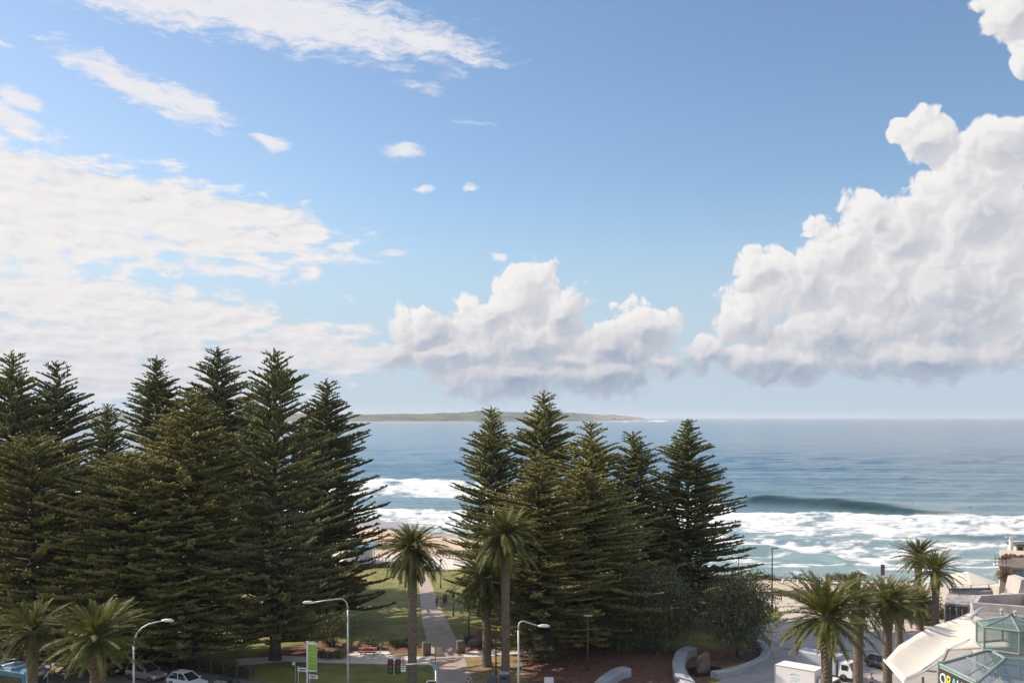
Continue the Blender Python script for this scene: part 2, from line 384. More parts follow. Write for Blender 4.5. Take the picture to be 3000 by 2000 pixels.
M_PAVE = mat('plaza_paving', (.38, .34, .31), (.32, .29, .27), .6, .85, mottle=0.18, detail=8)
M_SEAT = mat('smooth_concrete', (.40, .40, .41), (.33, .33, .34), .9, .8, mottle=0.2, detail=6)
ex = np.linspace(-400, 400, 120)
lawn = [(-700, -60)] + [(700, -60)] + [(x, float(interp(x, ED_X, ED_Y)) + .2) for x in ex[::-1]]
sheet('lawn', lawn, M_GRASS, .03, world=True)
prom = [(x, float(interp(x, ED_X, ED_Y)) + .3) for x in ex] + [(x, float(interp(x, ED_X, ED_Y)) - (16 if x < 12 else 16)) for x in ex[::-1]]
sheet('promenade', prom, M_PALE, .045, world=True)
o = MB()
for a, b in zip(ex[:-1], ex[1:]):
    ya, yb = float(interp(a, ED_X, ED_Y)) + .3, float(interp(b, ED_X, ED_Y)) + .3
    o.add([(a, ya, -6), (b, yb, -6), (b, yb, .1), (a, ya, .1), (a, ya + .5, -6), (b, yb + .5, -6), (b, yb + .5, .1), (a, ya + .5, .1)],
          [(0, 1, 2, 3), (3, 2, 6, 7), (5, 4, 7, 6)])
tag(o.build('sea_wall', M_CONC), 'long low concrete sea wall holding up the promenade edge', 'wall')
# mulch beds
sheet('mulch_bed', [(1330,2030),(1355,1905),(1440,1800),(1560,1740),(1900,1740),(2060,1790),(2240,1830),(2228,1920),(2100,1960),(2040,2060),(1700,2100)], M_MULCH, .036)
sheet('mulch_bed', [(930,1702),(1000,1682),(1060,1690),(1064,1722),(1030,1745),(960,1765),(880,1775)], M_MULCH, .036)
sheet('mulch_bed', [(760,1912),(940,1880),(1060,1885),(1230,1888),(1236,1912),(1060,1916),(760,1935)], M_MULCH, .036)
sheet('lawn_patch', [(2205,1800),(2222,1775),(2275,1780),(2300,1800),(2270,1822),(2210,1838)], M_GRASS, .06)
sheet('lawn_patch', [(1900,1850),(1980,1838),(2100,1862),(2150,1880),(2080,1900),(1950,1905)], M_GRASS, .042)
sheet('dry_verge', [(1325,1960),(1360,1926),(1520,1918),(1560,2040),(1345,2040)], mat('dry_grass', (.17, .14, .05), (.30, .19, .09), .8, .95, mottle=0.35, bump=.4, detail=8), .044)
# paths
sheet('path', [(1232,1662),(1244,1662),(1300,1800),(1352,1900),(1405,2060),(1290,2060),(1262,1930),(1237,1820),(1226,1700)], M_PATH, .060)
sheet('path', [(690,1930),(820,1921),(955,1924),(1045,1906),(1138,1908),(1150,1921),(1270,1924),(1274,1943),(1150,1946),(960,1942),(830,1938),(700,1950)], M_PALE, .052)
sheet('path', [(1343,1910),(1560,1895),(1620,1893),(1622,1906),(1560,1912),(1353,1927)], M_PALE, .052)
# street in the lower left with kerb and pale edge line
A_ = Vector((11.6, -6.6, 0)).normalized(); N_ = Vector((A_.y, -A_.x, 0))     # along the street; toward the camera side
K0 = G(447, 1945)
def st(a, b): p = K0 + A_ * a + N_ * b; return (p.x, p.y)
sheet('pavement', [st(-60, -.4), st(60, -.4), st(60, 3.0), st(-60, 3.0)], mat('pavement_slabs', (.17, .145, .13), (.13, .11, .10), 1, .9), .14, world=True, th=.13)
sheet('road', [st(-60, 3.0), st(60, 3.0), st(60, 20), st(-60, 20)], M_ROADT, .05, world=True)
sheet('parking_lane_line', [st(-60, 5.5), st(60, 5.5), st(60, 5.62), st(-60, 5.62)], M_WHITE, .056, world=True)
sheet('road', [(2330,1830),(2700,1830),(3200,1900),(3200,2500),(2100,2500),(2050,2040),(2130,1975),(2245,1930),(2262,1880)], M_PAVE, .05)
sheet('plaza', [(2262,1880),(2215,1835),(2270,1822),(2300,1800),(2240,1760),(2150,1730),(2120,1705),(2350,1708),(2700,1715),(3200,1720),(3200,1900),(2700,1850),(2330,1850)], mat('sandy_paving', (.50, .42, .35), (.44, .37, .31), .6, .9, detail=7), .062)
# painted and tonal bands of the paving at the right
for k, (v0, v1) in enumerate(((1812, 1815), (1899, 1903))):
    sheet('paving_joint', [(2290, v0), (2760, v0 + 12), (2760, v1 + 12), (2290, v1)], mat('joint_strip', (.20, .19, .19)), .068)
# raised round terrace at the promenade
c = G(2215, 1724); mb = MB(); ring = [(c.x + 9.5 * math.cos(a), c.y + 6.5 * math.sin(a)) for a in np.linspace(0, 2 * math.pi, 40, endpoint=False)]
mb.prism(ring, .0, .55); o = mb.build('round_terrace', mat('sand_render', (.47, .38, .28), (.41, .33, .25), .8, .9))
tag(o, 'low round sand coloured terrace at the promenade beside the tall black lamp', 'terrace')
mb = MB(); ring2 = [(c.x + 9.9 * math.cos(a), c.y + 6.9 * math.sin(a), .62) for a in np.linspace(0, 2 * math.pi, 49)]
mb.tube(ring2, .22, 6, caps=False); mb.build('kerb', M_CONC, o)

# ---------- sea
def vnoise(x, y, seed=0):
    xi = np.floor(x).astype(np.int64); yi = np.floor(y).astype(np.int64); fx = x - xi; fy = y - yi
    fx = fx * fx * (3 - 2 * fx); fy = fy * fy * (3 - 2 * fy)
    def h(a, b):
        n = (a * 374761393 + b * 668265263 + seed * 974634777) & 0x7fffffff
        n = ((n ^ (n >> 13)) * 1274126177) & 0x7fffffff
        return (n ^ (n >> 16)) % 10007 / 10007.0
    return (h(xi, yi) * (1 - fx) + h(xi + 1, yi) * fx) * (1 - fy) + (h(xi, yi + 1) * (1 - fx) + h(xi + 1, yi + 1) * fx) * fy
def fbm(x, y, o=5, seed=0, g=.55):
    s = 0; a = 1; n = 0
    for i in range(o): s = s + a * vnoise(x * 2 ** i + i * 17.3, y * 2 ** i - i * 9.1, seed + i); n += a; a *= g
    return s / n
def sstep(a, b, x): t = np.clip((x - a) / (b - a), 0, 1); return t * t * (3 - 2 * t)
HS = HC - SEA
vv = np.concatenate([1222 + 3.2 * 1.1 ** np.arange(0, 29), np.arange(1276, 1800, 1.25)])
uu = np.concatenate([np.linspace(-1500, -220, 50), np.arange(-200, 3210, 5.0), np.linspace(3230, 4500, 50)])
vv = np.unique(vv)[::-1]
U, V_ = np.meshgrid(uu, vv); Y = HS * F / (V_ - V0); X = (U - U0) * Y / F
# waves run in from the right; fronts are described by where they stand today
def front(pts, u): return np.interp(u, [p[0] for p in pts], [p[1] for p in pts])
W = X * .010
foam = np.zeros_like(U); Z = np.zeros_like(U)
n1 = fbm(X * .05, Y * .05, 5, 3); n2 = fbm(X * .16, Y * .10, 5, 11); n3 = fbm(U * .012, V_ * .06, 4, 21); n4 = fbm(U * .035, V_ * .22, 4, 31)
wob = (fbm(U * .006, V_ * 0 + 3, 4, 5) - .5)
# A: first broken wave, left and middle
fA = front([(-300, 1392), (1090, 1397), (1200, 1400), (1360, 1412), (1700, 1440), (2100, 1476), (2200, 1500), (3300, 1540)], U) + wob * 8
bA = fA + 60 + 20 * wob
mA = sstep(2, 9, V_ - fA + (n4 - .5) * 8) * sstep(14, -22, V_ - bA + (n3 - .5) * 30)
# B: swash zone nearer the sand
fB = front([(-300, 1470), (1090, 1478), (1360, 1492), (1700, 1505), (2100, 1500), (2400, 1490), (2800, 1500), (3300, 1505)], U) + wob * 10
mB = sstep(0, 8, V_ - fB + (n4 - .5) * 12) * sstep(0, -20, V_ - front([(-300, 1540), (1200, 1550), (1400, 1570), (1900, 1600), (2150, 1612), (2250, 1616), (2400, 1641), (2480, 1658), (2620, 1652), (2800, 1620), (3300, 1600)], U) - (n4 - .5) * 10)
patch = .66 - .34 * np.exp(-((V_ - 1578) / 20) ** 2) * (U > 1900) + 1.0 * (n1 - .5) + 1.5 * (n3 - .5) + 1.6 * (n4 - .5)
foam = np.maximum(foam, mA * np.clip(.80 + 1.2 * (n3 - .5) + .9 * (n4 - .5), 0, 1))
edgeB = np.exp(-((V_ - fB - 14) / 16) ** 2) * .45
eF = front([(2100, 1608), (2250, 1612), (2400, 1636), (2480, 1653), (2620, 1650), (2800, 1625), (3300, 1605)], U)
edgeF = np.where(U > 2050, np.exp(-((V_ - eF + 14) / 14) ** 2) * .5, 0)
foam = np.maximum(foam, mB * np.clip(patch + edgeB + edgeF, 0, 1))
# C: second crest at the far right, and its quiet teal face
fC = front([(2600, 1575), (2780, 1562), (2860, 1572), (2950, 1568), (3300, 1560)], U)
crC = sstep(2640, 2800, U)
foam = foam * (1 - crC * sstep(0, 6, V_ - fC - 2) * sstep(30, 14, V_ - fC) * .85)
foam = np.maximum(foam, crC * sstep(-16, -6, V_ - fC) * sstep(3, -2, V_ - fC) * .9)
# lace in the shallow water by the wall
lace = sstep(.48, .66, fbm(U * .010 + V_ * .004, V_ * .11, 5, 41)) * sstep(1590, 1640, V_) * .75
foam = np.maximum(foam, lace * (U > 1800))
foam = np.maximum(foam, (U < 1700) * sstep(1478, 1500, V_) * np.clip(.45 + .9 * (n4 - .4) + .5 * (n3 - .5), 0, .85))
# geometry: swell lines everywhere, one standing green face on the right, small steep fronts at the foam edges
amp = sstep(1262, 1345, V_) * (1 - sstep(1480, 1560, V_) * .6)
ph = Y * .115 + W * 1.4 + 2.6 * fbm(X * .006, Y * .006, 3, 51)
Z += amp * 1.1 * (np.sin(ph) ** 3) * (.2 + 1.3 * fbm(X * .012, Y * .02, 3, 61))
Z += amp * .30 * np.sin(Y * .41 + X * .05 + 5 * fbm(X * .02, Y * .02, 3, 71))
Z += amp * 1.0 * (fbm(X * .10, Y * .22, 4, 81) - .5)
fS = front([(2000, 1452), (2150, 1462), (2300, 1466), (2450, 1472), (2600, 1480), (2720, 1490), (2850, 1497), (3000, 1500), (3300, 1500)], U)
tall = sstep(2110, 2260, U) * sstep(2900, 2790, U) * (1 - .5 * sstep(2450, 2850, U))
dY = (V_ - fS - 13)
Z += tall * 2.6 * np.where(dY < 0, np.exp(-(dY / 12) ** 2), np.exp(-(dY / 5.0) ** 2))
foam *= 1 - tall * sstep(-26, -14, dY) * sstep(12, 5, dY)
foam = np.maximum(foam, sstep(2740, 2820, U) * np.exp(-((V_ - fS - 16) / 8) ** 2) * (n4 * 1.7 - .35))
Z += 1.0 * np.exp(-((V_ - fA - 4) / 6) ** 2) * (U < 2150)
Z += 1.1 * np.exp(-((V_ - eF + 2) / 7) ** 2) * sstep(2080, 2200, U) * sstep(2560, 2440, U)
Z += .9 * np.exp(-((V_ - fC) / 6) ** 2) * crC
Z += foam * (.15 + .35 * (n4 - .5) + .3 * (n2 - .5))
Z[V_ < 1262] = 0
# surf at the point of the headland
foam = np.maximum(foam, np.exp(-((V_ - 1233) / 2.6) ** 2) * sstep(1640, 1880, U) * sstep(1985, 1930, U) * (.3 + .9 * (vnoise(U * .06, V_ * .5, 5) > .45)))
nv = len(uu); i_ = np.arange(len(vv) - 1)[:, None] * nv + np.arange(nv - 1)[None]
Fc = np.stack([i_, i_ + 1, i_ + nv + 1, i_ + nv], -1).reshape(-1, 4)
def sea_mat():
    m = bpy.data.materials.new('sea_water'); m.use_nodes = True; t = NT(m.node_tree); b = t.n['Principled BSDF']
    at = t.new('ShaderNodeAttribute', attribute_name='foam'); sh = t.new('ShaderNodeAttribute', attribute_name='shallow')
    g = t.new('ShaderNodeNewGeometry'); p = g.outputs['Position']
    deep = t.mix(t.noise(p, .004, 3), (.055, .122, .182, 1), (.072, .142, .200, 1))
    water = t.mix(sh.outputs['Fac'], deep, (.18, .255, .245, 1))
    fa = t.new('ShaderNodeAttribute', attribute_name='face'); water = t.mix(fa.outputs['Fac'], water, (.002, .030, .026, 1))  # steep wave faces: look of light through thin water put into colour
    n = t.noise(t.vm('MULTIPLY', p, (.45, 1.0, 1)), .5, 8, .72)
    f = t.ss(t.m('MULTIPLY_ADD', n, .9, t.m('SUBTRACT', at.outputs['Fac'], .45)), .22, .86)
    f = t.m('MULTIPLY', f, t.ss(at.outputs['Fac'], .06, .25))
    fc = t.mix(t.ss(t.noise(t.vm('MULTIPLY', p, (.4, 1, 1)), .5, 6, .7), .34, .58), (.40, .43, .44, 1), (.72, .70, .68, 1))
    t.l.new(t.mix(f, water, fc), b.inputs['Base Color'])
    t.l.new(t.ss(f, 0, 1, .20, .9), b.inputs['Roughness']); b.inputs['IOR'].default_value = 1.33
    b.inputs['Specular IOR Level'].default_value = .5
    h = t.m('ADD', t.m('MULTIPLY', t.noise(t.vm('MULTIPLY', p, (.30, 1, 1)), .25, 4, .6), 1.2), t.m('MULTIPLY', t.noise(t.vm('MULTIPLY', p, (.5, 1, 1)), 1.6, 4, .65), .16))
    h = t.m('ADD', h, t.m('MULTIPLY', t.noise(t.vm('MULTIPLY', p, (.10, 1, 1)), .03, 4, .6), 3.0))
    bp = t.new('ShaderNodeBump'); bp.inputs['Strength'].default_value = .40; bp.inputs['Distance'].default_value = 1.0
    t.l.new(h, bp.inputs['Height']); t.l.new(bp.outputs[0], b.inputs['Normal'])
    return m
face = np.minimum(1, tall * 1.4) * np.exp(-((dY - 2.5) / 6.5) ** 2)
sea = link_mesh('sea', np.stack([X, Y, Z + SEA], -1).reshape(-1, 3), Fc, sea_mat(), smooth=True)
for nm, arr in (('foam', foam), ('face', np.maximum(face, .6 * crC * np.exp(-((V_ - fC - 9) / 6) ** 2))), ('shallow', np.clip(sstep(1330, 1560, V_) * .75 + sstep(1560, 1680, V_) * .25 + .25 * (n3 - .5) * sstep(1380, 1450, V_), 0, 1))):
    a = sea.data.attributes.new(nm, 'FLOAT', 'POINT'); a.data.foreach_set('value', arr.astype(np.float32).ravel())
tag(sea, kind='structure')

# ---------- air
def haze():
    mb = MB(); mb.box(0, 15500, 41, 70000, 33000, 108); o = mb.build('haze', None); m = bpy.data.materials.new('haze'); m.use_nodes = True; t = NT(m.node_tree); t.n.clear()
    out = t.new('ShaderNodeOutputMaterial'); v = t.new('ShaderNodeVolumePrincipled'); v.inputs['Density'].default_value = 4.5e-5; v.inputs['Color'].default_value = (.82, .88, .96, 1); v.inputs['Anisotropy'].default_value = .2
    t.l.new(v.outputs[0], out.inputs['Volume']); o.data.materials.append(m); tag(o, kind='stuff', label='thin sea haze over the whole bay')
haze()
# ---------- headland across the bay
hu = np.concatenate([np.arange(-400, 1000, 40), np.arange(1000, 1910, 6)])
ridge = [(-400, 1205), (0, 1206), (280, 1211), (340, 1206), (400, 1214), (700, 1210), (1030, 1212), (1120, 1213), (1250, 1211), (1360, 1207), (1420, 1203), (1480, 1206), (1560, 1209), (1680, 1208), (1750, 1213), (1830, 1217), (1880, 1224), (1905, 1229)]
prof = np.interp(hu, [p[0] for p in ridge], [p[1] for p in ridge])
prof -= (fbm(hu * .03, hu * 0, 4, 3) - .5) * 4 + (fbm(hu * .2, hu * 0, 3, 9) - .5) * 1.6
near = np.interp(hu, [-400, 1400, 1700, 1905], [6600, 6800, 8200, 9000])
rows = []
for k, (fr, dy) in enumerate(((-.1, 0), (.06, 15), (.10, 60), (.30, 260), (.62, 600), (.86, 950), (1.0, 1200), (.9, 1500), (-.1, 2600))):
    y = near + dy; hh = (HC - (prof - V0) * (near + 1200) / F) - SEA
    jit = 1 + .7 * (fbm(hu * .05 + k * 7, hu * 0 + k, 4, k) - .5) if 1 < k < 6 else 1
    rows.append(np.stack([(hu - U0) * y / F, y, SEA + hh * fr * jit], -1))
Vh = np.concatenate(rows); nh = len(hu); i_ = np.arange(len(rows) - 1)[:, None] * nh + np.arange(nh - 1)[None]
Fh = np.stack([i_, i_ + 1, i_ + nh + 1, i_ + nh], -1).reshape(-1, 4)
def hill_mat():
    m = bpy.data.materials.new('headland_scrub'); m.use_nodes = True; t = NT(m.node_tree); b = t.n['Principled BSDF']
    g = t.new('ShaderNodeNewGeometry'); p = g.outputs['Position']; s = t.new('ShaderNodeSeparateXYZ'); t.l.new(p, s.inputs[0])
    scrub = t.mix(t.ss(t.noise(p, .004, 6, .65), .4, .6), (.022, .036, .016, 1), (.11, .115, .065, 1))
    rock = t.mix(t.noise(p, .02, 4), (.36, .27, .20, 1), (.50, .42, .34, 1))
    f = t.m('MULTIPLY', t.ss(s.outputs[0], 500, 1150), t.ss(t.noise(p, .008, 4, .7), .42, .56))
    f = t.m('MAXIMUM', f, t.ss(s.outputs[2], 2, -1))
    t.l.new(t.mix(f, scrub, rock), b.inputs['Base Color']); b.inputs['Roughness'].default_value = .95
    b.inputs['Specular IOR Level'].default_value = .1
    return m
tag(link_mesh('hills', Vh, Fh, hill_mat(), smooth=True), kind='structure')
# ---------- Norfolk pines: straight trunk, tiers of near-horizontal boughs clothed in upturned brush-like branchlets
SP = np.array([[0, 0, 0]] + [[.30, math.cos(a), math.sin(a)] for a in (0.6, 2.17, 3.74, 5.31)] + [[.75, .85 * math.cos(a), .85 * math.sin(a)] for a in (0.6, 2.17, 3.74, 5.31)] + [[1, 0, 0]])
SPF = np.array([[0, 2, 1, 1], [0, 3, 2, 2], [0, 4, 3, 3], [0, 1, 4, 4], [1, 2, 6, 5], [2, 3, 7, 6], [3, 4, 8, 7], [4, 1, 5, 8], [5, 6, 9, 9], [6, 7, 9, 9], [7, 8, 9, 9], [8, 5, 9, 9]])
def spindles(P0, D, L, Rd, rg):
    """P0 start, D unit direction, L length, Rd radius -> vertex and face arrays"""
    n = len(P0); up = np.tile([0.0, 0, 1], (n, 1)); A = np.cross(D, up); A /= np.linalg.norm(A, axis=1, keepdims=True) + 1e-6; B = np.cross(A, D)
    j = 1 + .5 * (rg.random((n, 10)) - .5)
    V = P0[:, None] + D[:, None] * (SP[None, :, 0] * L[:, None])[..., None] + A[:, None] * (SP[None, :, 1] * Rd[:, None] * j)[..., None] + B[:, None] * (SP[None, :, 2] * Rd[:, None] * j)[..., None]
    tri = SPF[[0, 1, 2, 3, 8, 9, 10, 11]][:, :3]; q = SPF[4:8]
    T = np.concatenate([tri, q[:, [0, 1, 2]], q[:, [0, 2, 3]]])
    Fc = (np.arange(n) * 10)[:, None, None] + T[None]
    return V.reshape(-1, 3), Fc.reshape(-1, 3)
def pine_crown(seed, H=30.0, Rm=6.5, base=.06, dens=1.0, ragged=.25, sparse_top=False, power=.75):
    rg = np.random.default_rng(seed); P0 = []; D = []; L = []; Rd = []
    twigs = []
    z = H * base; gaps = .50
    lobes = rg.uniform(0, 2 * math.pi, 3)
    az0 = rg.uniform(0, 6.28)
    while z < H * .992:
        f = z / H                                           # 0 base .. 1 top
        prof = (min(1.0, (1 - f + .012) / .62) ** power) * (.62 + .38 * min(1, (1 - f) / .22)) * (1 + .13 * math.sin(f * 19 + seed) + .08 * math.sin(f * 47 + seed * 2)) * (.80 + .2 * min(1, f / .18))
        Rz = Rm * prof + .25
        nb = int(rg.integers(6, 10)) if f < .9 else 5
        az0 += rg.uniform(.4, 1.2)
        skip = .13 if not sparse_top or f < .6 else .22
        for k in range(nb):
            if rg.random() < skip: continue
            a = az0 + 2 * math.pi * k / nb + rg.normal(0, .12)
            Lb = Rz * (1 + rg.normal(0, ragged * .55)) * (1 + .12 * math.cos(2 * a + lobes[0]))
            if rg.random() < .07: Lb *= 1.25
            Lb = max(.3, min(Lb, Rz * 1.4))
            th0 = R(4 + 30 * f ** 2 + rg.normal(0, 5)); sag = .020 * (1 - f) * 1.3
            ca, sa = math.cos(a), math.sin(a)
            def pt(t):
                s = t * Lb; zz = s * math.tan(th0) * (1 - .35 * t) - sag * s * s * (1 - t) + .10 * Lb * t ** 3
                w = .03 * Lb * np.sin(3 * t + a)
                return np.stack([ca * s - sa * w, sa * s + ca * w, z + zz], -1)
            start = .22 if Lb > 2 else .05
            nbl = max(4, int(Lb * (1 - start) / (.205 / dens)))
            ts = np.linspace(start, 1, nbl) + rg.normal(0, .006, nbl); ts = np.clip(ts, 0, 1)
            p = pt(ts); q = pt(np.clip(ts + .02, 0, 1.02)); d = q - p; d /= np.linalg.norm(d, axis=1, keepdims=True) + 1e-6
            side = np.array([-sa, ca, 0.0])
            for sgn in (-1, 1):
                ang = R(58) - R(30) * ts + rg.normal(0, .12, nbl)
                upk = .55 + .10 * f + rg.normal(0, .22, nbl)
                dd = d * np.cos(ang)[:, None] + side * sgn * np.sin(ang)[:, None]; dd[:, 2] += upk * .9
                dd /= np.linalg.norm(dd, axis=1, keepdims=True)
                ll = (.26 + .62 * np.sqrt(np.clip(1 - ts, 0, 1)) * min(1, Lb / 3.0)) * (1 + rg.normal(0, .22, nbl)) * (.6 + .4 * min(1, Lb / 3))
                ll = np.clip(ll, .14, 1.2)
                keep = rg.random(nbl) > .06
                P0.append(p[keep]); D.append(dd[keep]); L.append(ll[keep]); Rd.append((.058 + .040 * ll)[keep])
            # upright tufts on top of the bough, and hanging ones under the lower boughs
            m = max(2, int(nbl * .8)); tt = rg.uniform(start, 1, m); p2 = pt(tt)
            dd = np.stack([ca * .6 + rg.normal(0, .35, m), sa * .6 + rg.normal(0, .35, m), np.abs(rg.normal(.8, .2, m))], -1); dd /= np.linalg.norm(dd, axis=1, keepdims=True)
            P0.append(p2); D.append(dd); L.append(rg.uniform(.25, .6, m)); Rd.append(np.full(m, .08))
            P0.append(pt(np.array([.99]))); D.append(d[-1:]); L.append(np.array([.45 + .2 * rg.random()])); Rd.append(np.array([.085]))
            twigs.append((pt(np.array([0.0]))[0], pt(np.array([.55]))[0], pt(np.array([1.0]))[0], .035 + .012 * Lb))
        z += (.30 + .26 * (1 - f) + rg.uniform(-.08, .16)) / (1 if f < .85 else .95)
    # leader
    n = 10; a = rg.uniform(0, 6.28, n); zz = np.linspace(H * .985, H * 1.012, n)
    P0.append(np.stack([0 * a, 0 * a, zz], -1)); D.append(np.stack([np.cos(a) * .7, np.sin(a) * .7, np.full(n, .7)], -1)); L.append(np.full(n, .34)); Rd.append(np.full(n, .07))
    V, Fc = spindles(np.concatenate(P0), np.concatenate(D), np.concatenate(L), np.concatenate(Rd), rg)
    tw = MB()
    for a_, b_, c_, r in twigs: tw.tube([a_, b_, c_], [r, r * .7, r * .3], 4, caps=False)
    return V, Fc, tw
def pine_trunk(H, r0=.48):
    mb = MB(); zs = np.linspace(0, H * .995, 24); rg = random.Random(int(H * 7))
    mb.tube([(rg.uniform(-.03, .03), rg.uniform(-.03, .03), z) for z in zs], [max(.03, r0 * (1 - z / H) ** .85 * (1 + .35 * math.exp(-z / 1.2))) for z in zs], 12)
    return mb
def mesh_of(name, V, Fc, m):
    o = link_mesh(name, V, Fc, m); me = o.data; bpy.data.objects.remove(o); return me
PV = []
for k, kw in enumerate((dict(H=30, Rm=6.2, power=.66, ragged=.3, dens=1.2), dict(H=30, Rm=6.0, ragged=.38, power=.6), dict(H=30, Rm=6.6, dens=1.1, power=.7, ragged=.34), dict(H=30, Rm=6.0, sparse_top=True, ragged=.42, power=.62), dict(H=26, Rm=6.4, power=.88, ragged=.32, base=.05, dens=1.3), dict(H=24, Rm=7.4, power=.45, ragged=.34, base=.05), dict(H=32, Rm=6.2, power=.75, ragged=.36, base=.04), dict(H=30, Rm=6.0, power=.56, ragged=.42, sparse_top=True), dict(H=24, Rm=7.2, power=.5, ragged=.42, base=.05), dict(H=28, Rm=6.2, power=.72, ragged=.45))):
    V, Fc, tw = pine_crown(100 + k, **kw); H = kw['H']
    cm = mesh_of('crown', V, Fc, M_PINE); t_o = tw.build('boughs', M_BARK); bm_ = t_o.data; bpy.data.objects.remove(t_o)
    t_o = pine_trunk(H).build('trunk', M_BARK, smooth=True); tm = t_o.data; bpy.data.objects.remove(t_o)
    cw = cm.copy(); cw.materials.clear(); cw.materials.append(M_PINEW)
    PV.append((H, cm, cw, bm_, tm))
def pine(u, vtop, y, var, wide, label, warm=False, rz=0, group='Norfolk pines in the park', lean=(0, 0)):
    p = AT(u, vtop, y); H = p.z; h0, cm, cw, bm_, tm = PV[var]; k = H / h0
    e = empty('norfolk_pine', (p.x, y, 0), rz, label=label, cat='pine tree', group=group)
    e.rotation_euler = (lean[0], lean[1], rz)
    wx = wide / (6.2 * k)
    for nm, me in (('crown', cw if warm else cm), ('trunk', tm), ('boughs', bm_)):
        o = bpy.data.objects.new(nm, me); C.objects.link(o); o.parent = e
        o.scale = (k * (wx if nm != 'trunk' else 1), k * (wx if nm != 'trunk' else 1), k)
    return e
gL = 'Norfolk pines in the dense stand on the left'; gR = 'Norfolk pines in the stand right of the path'
pine(36, 1040, 122, 0, 6.6, 'tall Norfolk pine cut by the left edge of the picture', rz=.3, group=gL)
pine(166, 1069, 127, 7, 6.8, 'tall Norfolk pine second from the left edge, with long open upper boughs', rz=1.9, group=gL)
pine(314, 1192, 150, 3, 5.4, 'small thin topped Norfolk pine in the low gap between taller pines', rz=.8, group=gL)
pine(459, 1052, 142, 6, 7.2, 'sparse open Norfolk pine just right of the low gap in the stand', rz=2.4, group=gL)
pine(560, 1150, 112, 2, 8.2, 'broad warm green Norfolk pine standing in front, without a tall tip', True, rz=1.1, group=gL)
pine(638, 1027, 146, 2, 8.2, 'tallest Norfolk pine in the middle of the left stand', rz=4.1, group=gL)
pine(730, 1165, 166, 1, 6.6, 'Norfolk pine further back, its tip just showing between the two tallest', rz=2.2, group=gL)
pine(895, 1225, 157, 9, 5.8, 'Norfolk pine behind the two at the right end of the left stand', rz=1.5, group=gL)
pine(806, 1036, 115, 9, 6.9, 'tall Norfolk pine second from the right end of the left stand, trunk bare low down', rz=5.2, group=gL)
pine(957, 1120, 133, 0, 6.5, 'Norfolk pine ending the left stand at its right, boughs reaching over the beach', rz=.2, group=gL)
pine(95, 1290, 108, 5, 8.0, 'low bushy Norfolk pine near the left edge above the two street palms', True, rz=2.9, group=gL)
pine(372, 1335, 110, 8, 8.0, 'low broad Norfolk pine in front of the sparse one, above the silver car', True, rz=3.6, group=gL)
pine(1439, 1199, 138, 1, 5.6, 'slim Norfolk pine at the left end of the right stand, behind the tall palm', rz=1.3, group=gR)
pine(1594, 1154, 136, 0, 6.8, 'tallest and widest Norfolk pine of the right stand, rising over the headland', rz=.6, group=gR)
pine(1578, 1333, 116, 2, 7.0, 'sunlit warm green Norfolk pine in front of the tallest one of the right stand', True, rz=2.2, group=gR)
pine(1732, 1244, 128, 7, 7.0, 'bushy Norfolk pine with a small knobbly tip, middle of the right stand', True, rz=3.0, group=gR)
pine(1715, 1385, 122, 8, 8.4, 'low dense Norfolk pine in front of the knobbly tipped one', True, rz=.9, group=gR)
pine(1856, 1272, 134, 3, 6.6, 'open flat topped Norfolk pine left of the lone spreading pine', rz=5.0, group=gR)
pine(2015, 1237, 136, 4, 7.4, 'spreading pyramid shaped Norfolk pine at the right end of the stand, against the sea', rz=1.7, group=gR)
pine(1948, 1470, 140, 1, 4.4, 'short dark Norfolk pine tucked beside the spreading one at the right end', rz=4.4, group=gR)

